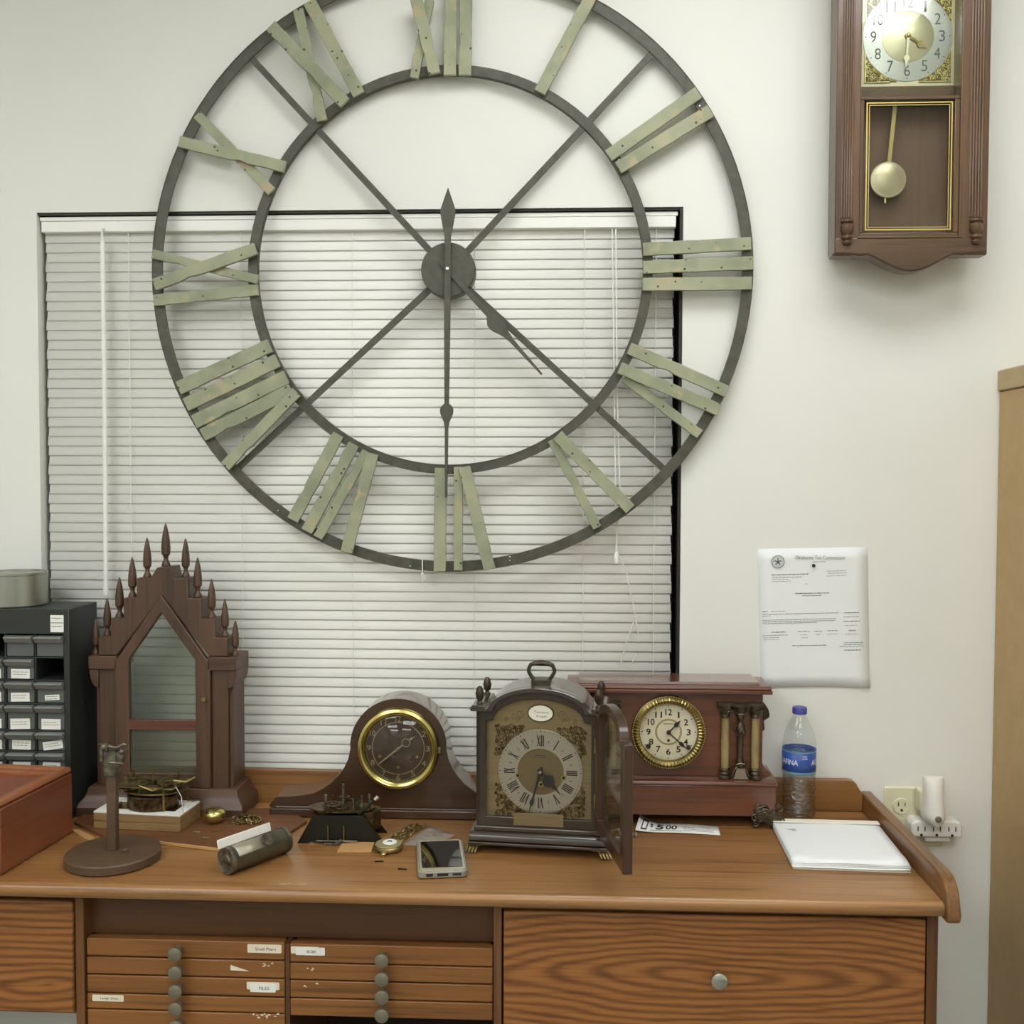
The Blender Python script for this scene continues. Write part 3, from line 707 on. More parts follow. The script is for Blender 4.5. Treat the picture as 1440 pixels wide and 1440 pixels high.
for (ax, az, bx, bz, hh) in LINES:
    ln = bx-ax; x_ = ax
    while x_ < bx-.001:
        w = min(rn.uniform(.0025, .009), bx-x_)
        z_ = az+(bz-az)*(x_-ax)/ln; z2 = az+(bz-az)*(x_+w-ax)/ln
        fx = (x_-.39)/.215; yy = -.0019-.0013*max(0., sin(pi*min(1, max(0, fx))))*max(0, (1.3-z_)/.28)
        mb.add([(x_, yy, z_), (x_+w, yy, z2), (x_+w, yy, z2+hh), (x_, yy, z_+hh)], [(0, 1, 2, 3)])
        x_ += w+rn.uniform(.0008, .0016)
mb.build('print', 'greyink', nt_, world=True)
q = (0.4982, -0.0060, 1.2648)
mb = MB(); mb.lathe([(0, -.0105), (.0022, -.010), (.0028, -.008), (.002, -.0065), (.0034, -.0045), (.0034, -.0036), (0, -.0036)], (q[0], 0, q[2]), 'y', 16)
tag(mb.build('push_pin', 'ink'), 'black push pin through the top of the tax notice', 'push pin')

# ================================================================== OUTLET, SPLITTER, NIGHT LIGHT
ou = thing('wall_outlet', 'ivory double wall outlet plate beside the bench end', 'outlet', (.70, 0, .78))
mb = MB(); mb.box(.640, .755, -.006, 0, .715, .832); mb.build('cover_plate', 'ivory', ou, .003, True)
oc = (0.6734, -0.0080, 0.7943)
mb = MB(); mb.lathe([(0, -.0085), (.0165, -.0085), (.0175, -.0075), (.0175, -.006), (0, -.006)], (oc[0], 0, oc[2]), 'y', 28, sx=.95, sz=.92)
rc = mb.build('receptacle', 'ivory', ou, world=True)
mb = MB(); mb.box(oc[0]-.0072, oc[0]-.0055, -.0089, -.0083, oc[2]+.0005, oc[2]+.0085); mb.box(oc[0]+.0055, oc[0]+.0072, -.0089, -.0083, oc[2]+.001, oc[2]+.0078)
mb.lathe([(0, -.0089), (.0026, -.0089), (.0026, -.0083), (0, -.0083)], (oc[0], 0, oc[2]-.0075), 'y', 12); mb.build('slots', 'slot', rc, world=True)
mb = MB(); mb.lathe([(0, -.0072), (.0025, -.007), (.003, -.006), (0, -.006)], (oc[0], 0, oc[2]-.027), 'y', 12); mb.build('plate_screw', 'ivory', ou, world=True)
sp = thing('outlet_splitter', 'white three way outlet splitter plugged in under the night light', 'plug adapter', (.735, -.008, .74))
SX, SZ = .7285, .7645
mb = MB()
pol = arc(SX-.036, SZ+.002, .012, 180, 90, 5)+arc(SX+.0, SZ+.006, .014, 150, 30, 6)+arc(SX+.036, SZ+.002, .012, 90, 0, 5)+[(SX+.048, SZ-.018), (SX-.048, SZ-.018)]
mb.prism(pol, -.044, -.0065); mb.box(SX-.02, SX+.03, -.036, -.0065, SZ-.030, SZ-.0175); mb.build('adapter_body', 'white_plastic', sp, .003, True)
mb = MB()
for dx in (-.029, 0, .029):
    mb.box(SX+dx-.0075, SX+dx-.0056, -.0446, -.0438, SZ-.006, SZ+.003); mb.box(SX+dx+.0056, SX+dx+.0075, -.0446, -.0438, SZ-.006, SZ+.003)
    mb.lathe([(0, -.0446), (.0027, -.0446), (.0027, -.0438), (0, -.0438)], (SX+dx, 0, SZ-.0135), 'y', 12)
mb.build('slots', 'slot', sp, world=True)
nl = thing('night_light', 'white plug-in night light with round grey sensor on the outlet', 'night light', (.735, -.046, .80))
NLX = .7175
mb = MB(); vs = []
ZN = .016
sec = [(.856, .0230, .030), (.85, .0245, .034), (.83, .0238, .038), (.80, .0228, .042), (.782, .0262, .046), (.772, .0270, .047), (.762, .0200, .044), (.756, .0095, .041)]
NS = 16
for z, hw, d in sec:
    z = z+.010+.010*min(1, max(0, (.86-z)/.06)); hw *= .78
    for k in range(NS):
        t = pi*k/(NS-1); vs.append((NLX-hw*cos(t), -.046-(d-.012)*sin(t)**.6, z))
fs = [(j*NS+k, j*NS+k+1, (j+1)*NS+k+1, (j+1)*NS+k) for j in range(len(sec)-1) for k in range(NS-1)]
fs += [tuple(range(NS)), tuple(range((len(sec)-1)*NS, len(sec)*NS))] + [(j*NS, (j+1)*NS, (j+1)*NS+NS-1, j*NS+NS-1) for j in range(len(sec)-1)]
mb.add(vs, fs); mb.build('light_shade', 'white_plastic', nl, world=True)
mb = MB(); mb.box(NLX-.021, NLX+.023, -.0455, -.0085, .792, .838); mb.build('plug_body', 'ivory', nl, .006, True)
mb = MB(); mb.lathe([(0, -.083), (.004, -.083), (.0062, -.0815), (.0062, -.074), (0, -.074)], (NLX, 0, .7935), 'y', 20); mb.build('sensor', 'lens', nl, world=True)

# ================================================================== TALL TAN CABINET ON THE RIGHT
tc = thing('tall_cabinet', 'tall tan cabinet standing against the wall at the right edge', 'cabinet', (1.1, -.3, 0))
mb = MB(); mb.box(.8475, 1.35, -.62, -.001, 0, 1.603); mb.build('cabinet_body', 'tan_cab', tc, .003, True)
mb = MB(); mb.box(.8435, 1.354, -.625, -.001, 1.6035, 1.643); mb.build('cabinet_top', 'tan_cap', tc, .003, True)

# ================================================================== WORK BENCH
wb = thing('work_bench', 'long oak work bench with rows of drawers carrying all the clocks', 'workbench', (-.35, -.22, 0))
BL = -1.95
mb = MB(); mb.box(BL, .5948, -.436, -.0005, S-.022, S)
pf = [(-.4361, S), (-.4395, S-.0008), (-.4445, S-.0045), (-.4465, S-.0095), (-.4455, S-.016), (-.441, S-.0215), (-.4361, S-.0225)]
mb.prism(pf, BL, .5948, 'x'); mb.build('worktop', 'oak_top', wb, world=True)
sp_ = [(BL, S+.0005), (.5948, S+.0005), (.5948, (0.5941, -0.0200, 0.8234)[2]), (0.5927, 0.8234), (0.5872, 0.8317), (0.5816, 0.8414), (0.5760, 0.8455), (0.5678, 0.8468), (0.5077, 0.8465), (-.443, .849), (-.622, .8505), (BL, .852)]
mb = MB(); mb.prism(sp_, -.0195, -.0008); mb.build('backsplash', 'oak_splash', wb, .002, True)
rl = [(-.0005, .757), (-.0005, .822), (-.33, .8235)] + arc(-.412, .782, .041, 92, 168, 8) + [(-.459, .772), (-.456, .760), (-.450, .757)]
mb = MB(); mb.prism(rl, .5952, .6155, 'x'); mb.build('side_rail', 'oak_rail', wb, .003, True)
# carcass
for nm_, bx_ in (('end_panel', (.583, .6005, -.405, -.03, .02, S-.0225)), ('divider_panel', (-.1005, -.0875, -.405, -.03, .02, S-.0225)),
                 ('divider_panel', (-.7860, -.7720, -.405, -.03, .02, S-.0225)), ('top_rail', (-.0875, .583, -.404, -.03, .745, S-.0226))):
    mb = MB(); mb.box(*bx_); mb.build(nm_, 'oak_case', wb, .001, True)
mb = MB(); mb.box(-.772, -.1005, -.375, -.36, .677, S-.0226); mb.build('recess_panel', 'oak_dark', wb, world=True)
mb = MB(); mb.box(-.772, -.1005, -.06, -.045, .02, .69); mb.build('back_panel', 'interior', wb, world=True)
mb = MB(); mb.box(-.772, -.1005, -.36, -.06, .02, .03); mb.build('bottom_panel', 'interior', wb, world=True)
mb = MB(); mb.box(-.4405, -.4335, -.398, -.06, .03, .677); mb.build('drawer_divider', 'oak_dark', wb, world=True)
mb = MB(); mb.box(-.0845, .5805, -.409, -.394, .40, .7435); big = mb.build('drawer', 'oak_big', wb, .003, True)
mb = MB(); mb.box(-.0845, .5805, -.409, -.394, .05, .396); mb.build('drawer', 'oak_big', wb, .003, True)
def knob(parent, x, y, z, r, mat, L=.026):
    m_ = MB(); m_.lathe([(0, y), (r*.5, y), (r*.45, y-L*.4), (r*.92, y-L*.66), (r, y-L*.8), (r*.94, y-L*.94), (r*.6, y-L*1.01), (0, y-L*1.03)], (x, 0, z), 'y', 28)
    return m_.build('knob', mat, parent, world=True)
knob(big, .2548, -.409, .6505, .0135, 'chrome', .03)
mb = MB(); mb.box(-1.45, -.7885, -.409, -.394, .5575, .7435); ld = mb.build('drawer', 'oak_left', wb, .003, True)
mb = MB(); mb.box(-1.45, -.787, -.394, -.05, .5500, S-.0226); mb.build('drawer_box', 'oak_case', wb, world=True)
mb = MB(); mb.box(BL, -1.45, -.405, -.03, .02, S-.0226); mb.build('end_pedestal', 'oak_case', wb, world=True)
# flat drawers: two columns
YD = -.400
cols = [(-.7700, -.4415, [.6805, .6490, .6190, .5880, .5610, .5285], -.6150), (-.4325, -.1020, [.6790, .6465, .6180, .5880, .5575], -.2790)]
drs = {}
for ci, (xa, xb, zs, kx) in enumerate(cols):
    for di in range(len(zs)-1):
        m_ = MB(); m_.box(xa, xb, YD, YD+.016, zs[di+1]+.0012, zs[di]-.0012); m_.box(xa+.004, xb-.004, YD+.016, -.1, zs[di+1]+.003, zs[di]-.005)
        d = m_.build('flat_drawer', 'oak_thin', wb, .0016, True); drs[ci, di] = d
        knob(d, kx, YD, (zs[di]+zs[di+1])/2+.0004, .0118, 'nickel', .024)
m_ = MB(); m_.box(-.770, -.4415, YD, YD+.016, .47, .527); m_.build('flat_drawer', 'oak_thin', wb, .0016, True)
def sticker(d, x0, x1, z0, z1, mat, txt=None, th=.006, dy=.0, tw=None, tilt=0.):
    m_ = MB(); r = min((x1-x0), (z1-z0))*.14
    pl = arc(x1-r, z1-r, r, 0, 90, 3)+arc(x0+r, z1-r, r, 90, 180, 3)+arc(x0+r, z0+r, r, 180, 270, 3)+arc(x1-r, z0+r, r, 270, 360, 3)
    R = Matrix.Translation(((x0+x1)/2, 0, (z0+z1)/2)) @ Matrix.Rotation(tilt, 4, 'Y') @ Matrix.Translation((-(x0+x1)/2, 0, -(z0+z1)/2))
    m_.prism(pl, YD-.0005-dy, YD-.0001-dy, M=R); s_ = m_.build('sticker', mat, d, world=True)
    if txt:
        m_ = MB(); m_.text(txt, th, (x0+x1)/2+(0 if tw is None else .002), YD-.0007-dy, (z0+z1)/2-.0005, w=tw, M=R)
        o = m_.build('writing', 'ink', d, world=True)
    return s_
sticker(drs[0, 0], (-0.5024, -0.4000, 0.6749)[0], (-0.4463, -0.4000, 0.6621)[0], (-0.4744, -0.4000, 0.6615)[2], (-0.4743, -0.4000, 0.6756)[2], 'sticker', 'Small Pliers', .0052, tw=.034)
sticker(drs[0, 2], (-0.5040, -0.4000, 0.6113)[0], (-0.4501, -0.4000, 0.6032)[0], (-0.4771, -0.4000, 0.6007)[2], (-0.4770, -0.4000, 0.6131)[2], 'sticker')
sticker(drs[0, 2], (-0.4981, -0.4000, 0.6114)[0], (-0.4560, -0.4000, 0.6030)[0], (-0.4771, -0.4000, 0.5966)[2], (-0.4770, -0.4000, 0.6108)[2], 'sticker2', 'FILES', .0048, dy=.0006, tw=.017)
sticker(drs[1, 0], (-0.4310, -0.4000, 0.6731)[0], (-0.3855, -0.4000, 0.6636)[0], (-0.4089, -0.4000, 0.6619)[2], (-0.4088, -0.4000, 0.6736)[2], 'sticker')
sticker(drs[1, 0], (-0.4228, -0.4000, 0.6733)[0], (-0.3750, -0.4000, 0.6638)[0], (-0.3995, -0.4000, 0.6597)[2], (-0.3995, -0.4000, 0.6727)[2], 'sticker2', 'BOBS', .0046, dy=.0006, tw=.015)
sticker(drs[0, 3], (-0.7610, -0.4000, 0.5846)[0], (-0.7087, -0.4000, 0.5752)[0], (-0.7373, -0.4000, 0.5745)[2], (-0.7372, -0.4000, 0.5852)[2], 'sticker', 'Large Dies', .0048, tw=.030)
a_, b_, c_ = (-0.5306, -0.4007, 0.6404), (-0.5001, -0.4007, 0.6306), (-0.5307, -0.4007, 0.6316)
mb = MB(); mb.prism([(a_[0], a_[2]), (b_[0], b_[2]), (c_[0], c_[2])], -.4005, -.4001); mb.build('torn_label', 'sticker', drs[0, 1], world=True)
for (d, px, sd) in ((drs[0, 1], (-0.4745, -0.4000, 0.6409), 2), (drs[0, 4], (-0.4821, -0.4000, 0.5563), 3), (drs[0, 4], (-0.4586, -0.4000, 0.5581), 5), (drs[1, 2], (-0.4021, -0.4000, 0.6103), 4), (drs[1, 1], (-0.4043, -0.4000, 0.6349), 6)):
    r_ = random.Random(sd); m_ = MB()
    for k in range(7 if sd < 4 else 3):
        x = px[0]+r_.uniform(-.013, .013); z = px[2]+r_.uniform(-.0035, .0035); w = r_.uniform(.002, .006)
        m_.prism([(x, z), (x+w, z+r_.uniform(-.0015, .001)), (x+w*.8, z+r_.uniform(.001, .0028)), (x+w*.2, z+r_.uniform(.001, .0025))], -.4005, -.4001)
    m_.build('label_scraps', 'sticker', d, world=True)

# ================================================================== GOTHIC STEEPLE CLOCK CASE
gx, gy = -.756, -.098
st = thing('steeple_clock_case', 'empty gothic steeple clock case with eleven spired finials before the blind', 'clock case', (gx, gy, S+.0006))
PX = .001339      # metres per photograph pixel in this front plane
def G(zx, zy):    # offsets measured from the case's middle and foot
    return ((zx-672)/5.333*PX, (1142-(710+zy/5.333))*PX)
# stepped gable board (with the pointed door hole)
outl = [(170, 1085), (170, 945), (266, 940), (270, 800), (368, 800), (371, 645), (470, 640), (477, 490), (580, 490), (635, 408), (745, 402)]
mir = [(1344-x, z) for x, z in reversed(outl)]
ot = [G(*p) for p in outl+[(774, 492)]+mir[2:]]
ot = [G(*p) for p in outl] + [G(1344-x, z) for x, z in reversed(outl[:-2])] 
dr_out = [(300, 1130), (330, 1105), (672, 612), (1014, 1105), (1044, 1130)]
n_ = len(ot)
gable = ot + [G(1044, 1086)] + [G(1030, 1086)] + [G(672, 625)] + [G(314, 1086)] + [G(300, 1086)]
mb = MB(); mb.prism(gable, -.002, .044); mb.build('gable', 'steeple', st, .0015)
# side posts and corbelled caps
for s_ in (-1, 1):
    u0, u1 = G(672+s_*372, 0)[0], G(672+s_*502, 0)[0]; lo, hi = min(u0, u1), max(u0, u1)
    m_ = MB(); m_.box(lo, hi, .0, .07, .048, G(0, 1180)[1]); m_.build('side_post', 'steeple', st, .002)
    c0, c1 = G(672+s_*352, 0)[0], G(672+s_*572, 0)[0]
    zt, zm, zl = G(0, 1088)[1], G(0, 1190)[1], G(0, 1335)[1]
    m_ = MB(); m_.prism([(c0, zt), (c1, zt), (c1, zm), (c0, zm)], -.008, .074)
    ce = G(672+s_*500, 0)[0]
    pl = [(ce, zm), (c1, zm)] + [(ce+(c1-ce)*cos(t*pi/12)**.8, zm+(zl-zm)*sin(t*pi/12)) for t in range(1, 6)] + [(ce, zl)]
    m_.prism(pl, -.004, .074); m_.build('corbel_cap', 'steeple_x', st, .0015)
# side cheeks of the case
for s_ in (-1, 1):
    x_ = G(672+s_*502.5, 0)[0]
    m_ = MB(); m_.box(min(x_, x_+s_*.008), max(x_, x_+s_*.008), .006, .0742, .045, G(0, 1190)[1]); m_.build('case_side', 'steeple', st, .001)
# door frame
o_ = [G(300, 1120), G(330, 1100), G(672, 616), G(1014, 1100), G(1044, 1120), (G(1044, 0)[0], .052), (G(300, 0)[0], .052)]
i_ = [G(414, 1116), G(415, 1110), G(672, 752), G(929, 1110), G(930, 1116), (G(930, 0)[0], G(0, 2170)[1]), (G(414, 0)[0], G(0, 2170)[1])]
PXR = 3.79/5.333
i_[5] = (i_[5][0], (1142-1082)*PX); i_[6] = (i_[6][0], (1142-1082)*PX)
mb = MB(); mb.frame(o_, i_, -.008, .006); door = mb.build('door', 'steeple', st, .0018)
mb = MB(); mb.box(G(414, 0)[0]-.002, G(930, 0)[0]+.002, -.007, .005, (1142-1020)*PX, (1142-1005.5)*PX); mb.build('door_rail', 'steeple_red', door, .0012)
mb = MB(); mb.prism([(i_[0][0]-.003, (1142-1007)*PX)] + [(i_[1][0]-.003, i_[1][1]), (0, i_[2][1]+.003), (i_[3][0]+.003, i_[3][1]), (i_[4][0]+.003, (1142-1007)*PX)], -.002, 0.0); mb.build('upper_pane', 'old_glass', door)
mb = MB(); mb.box(i_[0][0]-.003, i_[4][0]+.003, -.002, 0.0, (1142-1083)*PX, (1142-1019)*PX); mb.build('lower_pane', 'old_glass2', door)
mb = MB(); mb.lathe([(0, -.013), (.004, -.0125), (.005, -.010), (.003, -.008), (0, -.008)], (G(1000, 0)[0], 0, G(0, 1410)[1]), 'y', 14); mb.build('door_knob', 'brass_old', door)
# base
hb = G(1290, 0)[0]
mb = MB()
pr = [(0, 0), (.166, 0), (.166, .020), (.160, .028), (.152, .034), (.148, .043), (.146, .052)]
lay = [(.161, -.030, 0), (.161, -.030, .018), (.158, -.024, .026), (.151, -.017, .033), (.147, -.013, .042), (.145, -.011, .052)]
vs = []
for hw, yf, z in lay: vs += [(-hw, yf, z), (hw, yf, z), (hw, .074, z), (-hw, .074, z)]
fs = [(0, 1, 2, 3), tuple(range(len(vs)-4, len(vs)))]
for k in range(len(lay)-1):
    for i in range(4): fs.append((k*4+i, k*4+(i+1) % 4, k*4+4+(i+1) % 4, k*4+4+i))
mb.add(vs, fs); mb.build('base', 'steeple_x', st, .001)
def finial(x, z0, h, yy=.016):
    k = h/.086
    m_ = MB(); m_.lathe([(0, 0), (.0088*k, 0), (.0088*k, .002*k), (.0072*k, .007*k), (.0045*k, .012*k), (.0042*k, .016*k), (.0060*k, .021*k), (.0085*k, .024*k), (.0089*k, .036*k), (.0080*k, .050*k), (.0056*k, .066*k), (.0025*k, .080*k), (0, .086*k)], (x, yy, z0), 'z', 16)
    return m_.build('finial', 'steeple', st)
FIN = [(690, 75, 403), (540, 185, 491), (840, 190, 484), (422, 335, 646), (933, 335, 640), (320, 490, 802), (1040, 500, 800), (222, 655, 942), (1142, 655, 940), (130, 815, 1088), (1222, 815, 1088)]
for x, zt, zb_ in FIN:
    p0 = G(x-10 if x != 690 else 676, zb_); p1 = G(x, zt)
    finial(max(-.141, min(.141, p0[0])), p0[1], p1[1]-p0[1]+.001)

# ================================================================== SMALL PARTS CABINET
pcx0, pcx1, pyf = -1.40, -.9195, -.14
cb = thing('parts_cabinet', 'black small parts cabinet with clear grey drawers left of the steeple case', 'parts cabinet', (-1.15, -.08, S+.0006))
ROWS = [1.1365, 1.0925, 1.0490, 1.0045, .9535, .9135, .8715, .829]
COLS = [(-.9845, -.9300), (-1.0425, -.9875), (-1.1005, -1.0455), (-1.1585, -1.1035)]
mb = MB()
mb.box(pcx1-.011, pcx1, pyf, -.022, S+.0008, 1.185); mb.box(pcx0, pcx0+.011, pyf, -.022, S+.0008, 1.185)
mb.box(pcx0+.011, pcx1-.011, pyf, -.022, 1.1375, 1.185); mb.box(pcx0+.011, pcx1-.011, pyf, -.022, S+.0008, .829)
mb.box(pcx0+.011, pcx1-.011, -.034, -.022, .829, 1.1375)
for z in ROWS[1:-1]: mb.box(pcx0+.011, pcx1-.011, pyf+.001, -.034, z-.0012, z+.0012)
for (a, b) in COLS: mb.box(b+.0003, b+.0022 if b > -.94 else b+.0028, pyf+.001, -.034, .829, 1.1375)
mb.build('cabinet_frame', 'black_plastic', cb, .0012, True, seg=1)
def pdrawer(col, row, label, kind):
    a, b = COLS[col]; zt = ROWS[row]-.0022; zb2 = ROWS[row+1]+.0022
    m_ = MB(); m_.box(a+.0012, b-.0012, pyf+.002, -.04, zb2, zt); d = m_.build('clear_drawer', 'drawer_plastic', cb, .001, True, seg=1)
    m_ = MB(); m_.prism([(pyf+.002, zt), (pyf-.010, zt-.001), (pyf-.011, zt-.0035), (pyf-.005, zt-.0125), (pyf+.002, zt-.014)], a+.001, b-.001, 'x')
    m_.build('drawer_pull', 'drawer_plastic_hi', d, .0006, True, seg=1)
    if kind:
        c = (a+b)/2+kind[1]; w = kind[0]; h = .0125 if len(kind) < 4 else kind[3]
        R = Matrix.Translation((c, 0, zb2+.0105)) @ Matrix.Rotation(kind[2], 4, 'Y')
        m_ = MB(); m_.box(-w/2, w/2, pyf+.0012, pyf+.0018, -h/2, h/2, R); l_ = m_.build('drawer_label', 'sticker2', d, world=True)
        m_ = MB(); r_ = random.Random(col*10+row)
        for q_ in range(2):
            x_ = -w*.4
            while x_ < w*.3:
                ww = r_.uniform(.003, .008); m_.box(x_, x_+ww, pyf+.0009, pyf+.0012, h*.16-q_*.0045, h*.16-q_*.0045+.0009, R); x_ += ww+.0015
        m_.build('writing', 'greyink', l_, world=True)
pdrawer(0, 0, None, None); pdrawer(1, 0, None, None)
pdrawer(1, 1, None, (.036, .0, 0.01, .018))
pdrawer(1, 2, None, (.036, -.001, -.02, .017)); pdrawer(0, 2, None, (.028, .003, -.06, .010))
pdrawer(1, 3, None, (.038, -.002, -.03, .020)); pdrawer(0, 3, None, (.037, .0, .01, .020))
pdrawer(1, 4, None, (.036, .0, .02, .018)); pdrawer(0, 4, None, (.038, .003, -.15, .016))
pdrawer(1, 5, None, (.034, .0, .0, .018)); pdrawer(0, 5, None, (.034, .0, .03, .018)); pdrawer(1, 6, None, None); pdrawer(0, 6, None, None)
for rw in range(1, 7): pdrawer(2, rw, None, (.036, .002, .0, .018))
mb = MB(); mb.box((-0.9548, -0.1400, 1.1590)[0], (-0.9295, -0.1400, 1.1593)[0], pyf-.0006, pyf-.0001, (-0.9427, -0.1400, 1.1416)[2], (-0.9423, -0.1400, 1.1739)[2]); l_ = mb.build('cabinet_label', 'sticker2', cb, world=True)
mb = MB(); mb.box((-0.9541, -0.1400, 1.1590)[0], (-0.9302, -0.1400, 1.1592)[0], pyf-.0009, pyf-.0006, (-0.9425, -0.1400, 1.1591)[2]-.0004, (-0.9425, -0.1400, 1.1591)[2]+.0010)
for z in (869, 881): mb.box((-0.9521, -0.1400, 1.1590)[0], (-0.9329, -0.1400, 1.1592)[0], pyf-.0009, pyf-.0006, 1.1675-.0013*(z-869), 1.1687-.0013*(z-869))
mb.build('writing', 'greyink', l_, world=True)

# round silver tin on top of it
mb = MB(); mb.lathe([(0, 0), (.056, 0), (.0575, .002), (.0575, .060), (.0585, .061), (.0585, .064), (.0565, .065), (.0545, .062), (0, .061)], (0, 0, 0), 'z', 56)
t_ = place(mb.build('silver_tin', 'tin'), (-1.0535, -.0795, 1.1853)); tag(t_, 'round brushed silver tin on top of the black parts cabinet', 'tin')

# ================================================================== RED BROWN WOODEN BOX
rb = thing('wooden_box', 'red brown wooden box with moulded rim at the bench left end', 'box', (-.893, -.3125, S+.0006), -.098)
bw, bd, bh = .30, .104, .122
mb = MB(); mb.box(-bw, 0, -bd, bd, 0, bh-.012); mb.build('box_body', 'redbox', rb, .003)
mb = MB(); mb.frame([(-bw+.0, -bd), (0, -bd), (0, bd), (-bw, bd)], [(-bw+.014, -bd+.014), (-.014, -bd+.014), (-.014, bd-.014), (-bw+.014, bd-.014)], bh-.012, bh, 'z'); mb.build('box_rim', 'redbox_rim', rb, .007, seg=3)
mb = MB(); mb.frame([(-bw+.014, -bd+.014), (-.014, -bd+.014), (-.014, bd-.014), (-bw+.014, bd-.014)], [(-bw+.03, -bd+.03), (-.03, -bd+.03), (-.03, bd-.03), (-bw+.03, bd-.03)], bh-.018, bh-.006, 'z'); mb.build('inner_moulding', 'redbox_rim', rb, .002)
mb = MB(); mb.box(-bw+.03, -.03, -bd+.03, bd-.03, bh-.0155, bh-.0125); mb.build('glass_lid', 'night', rb)

# ================================================================== ROUND MOVEMENT STAND
sd_ = thing('movement_stand', 'brown round based post stand with a grey clamp on top', 'stand', (-.752, -.336, S+.0006))
mb = MB(); mb.lathe([(0, 0), (.0745, 0), (.0775, .002), (.0775, .014), (.075, .0165), (.02, .0175), (0, .0175)], (0, 0, 0), 'z', 64); mb.build('stand_base', 'stand_wood', sd_)
mb = MB(); mb.box(-.0082, .0082, -.007, .007, .0170, .160); mb.build('post', 'stand_wood', sd_, .0015)
mb = MB(); mb.tube([(.021, -.012, .0175), (.023, -.014, .021), (.028, -.012, .022), (.031, -.010, .0178)], .0012, 6); mb.build('base_screw', 'pewter', sd_)
mb = MB()
mb.box(-.0105, .0105, -.010, .010, .146, .188); mb.box(-.018, -.012, -.008, .008, .170, .196); mb.prism([(.006, .150), (.020, .170), (.024, .188), (.010, .186)], -.008, .008)
mb.tube([(-.022, 0, .196), (-.012, -.006, .199), (0, -.008, .196), (.010, -.006, .193), (.020, 0, .198), (.025, 0, .196)], .0028, 8)
mb.tube([(-.004, -.012, .19), (-.006, -.012, .202)], .004, 8); mb.tube([(-.001, -.011, .169), (.024, -.010, .168)], .0018, 8)
sph(mb, (-.008, -.012, .196), .006); sph(mb, (.02, -.008, .187), .005)
mb.build('clamp', 'pewter', sd_, .001)

# ================================================================== BROWN BOARD + THINGS ON IT
bpts = [(-0.9023, -0.1656), (-0.8053, -0.2428), (-0.7019, -0.2587), (-0.5839, -0.2869), (-0.5140, -0.3033), (-0.4682, -0.1389), (-0.5234, -0.0684), (-0.9028, -0.0884)]
bo = thing('thin_board', 'thin dark brown board lying flat under the bell and the brass movement', 'board', (-.66, -.16, S))
mb = MB(); mb.prism(bpts, S+.0006, S+.0055, 'z'); mb.build('board_panel', 'board', bo, .0006, True, seg=1)
e_ = bpts[2:5]; eo = [(x+.0004, y-.0022) for x, y in e_]
mb = MB(); mb.prism(e_ + list(reversed(eo)), S+.0006, S+.0054, 'z'); mb.build('raw_edge', 'board_edge', bo, world=True)
sp3 = [(-0.8900, -0.1995), (-0.8757, -0.1987), (-0.8372, -0.2300), (-0.8101, -0.2608), (-0.8433, -0.2448)]
mb = MB(); mb.prism([(x+.0, y-.002) for x, y in sp3], S+.0006, S+.003, 'z'); tag(mb.build('wood_splinter', 'card'), 'pale wood splinter poking out beside the red brown box', 'wood scrap')
BZ = S+.0056
# open square assembly frame
fr = thing('assembly_frame', 'two layer wooden frame with white top under the brass movement', 'frame', (-.762, -.165, BZ), -.09)
hx, hy, wd = .084, .042, .020
for k, z0 in enumerate((0, .0142)):
    m_ = MB(); m_.frame([(-hx, -hy), (hx, -hy), (hx, hy), (-hx, hy)], [(-hx+wd, -hy+wd), (hx-wd, -hy+wd), (hx-wd, hy-wd), (-hx+wd, hy-wd)], z0, z0+.0138, 'z'); m_.build('frame_layer', 'frame_wood', fr, .0008, seg=1)
m_ = MB(); m_.frame([(-hx, -hy), (hx, -hy), (hx, hy), (-hx, hy)], [(-hx+wd, -hy+wd), (hx-wd, -hy+wd), (hx-wd, hy-wd), (-hx+wd, hy-wd)], .0282, .0312, 'z'); m_.build('white_top', 'frame_white', fr, .0006, seg=1)
# brass movement resting on the frame
FZ = BZ+.0314
def gear(mb, c, r, h, teeth, hole=.5, axis='z', spokes=4):
    vs = []; pts = []
    for i in range(teeth*2):
        a = pi*i/teeth; rr = r if i % 2 else r*.9
        pts.append((rr*cos(a), rr*sin(a)))
    inn = [(r*hole*1.35*cos(pi*i/teeth), r*hole*1.35*sin(pi*i/teeth)) for i in range(teeth*2)]
    T_ = Matrix.Translation(Vector(c))
    if axis == 'y': T_ = T_ @ Matrix.Rotation(pi/2, 4, 'X')
    elif axis != 'z': T_ = T_ @ axis
    mb.frame(pts, inn, -h/2, h/2, 'z', T_)
    for k in range(spokes): a = 2*pi*k/spokes+.3; mb.bar((0, 0, 0), (r*hole*1.4*cos(a), r*hole*1.4*sin(a), 0), r*.13, h*.8, T_, up=(0, 0, 1))
    mb.lathe([(0, -h), (r*.2, -h), (r*.2, h), (0, h)], (0, 0, 0), 'z', 12, M=T_)
mv = thing('brass_movement', 'open brass clock movement lying on the white topped frame', 'clock movement', (-.748, -.165, FZ), -.05)
mb = MB(); mb.lathe([(0, 0), (.040, 0), (.0405, .001), (.0405, .024), (.0385, .026), (0, .026)], (-.004, 0, 0), 'z', 40, sx=1.15, sz=.95); mb.build('mainspring_drum', 'brass_dark', mv)
mb = MB()
plate = arc(0, 0, .058, 200, 340, 10, .040)+arc(0, 0, .066, 20, 160, 10, .040)
mb.prism(plate, .031, .0335, 'z'); mb.build('lower_plate', 'brass_old', mv, .0005, seg=1)
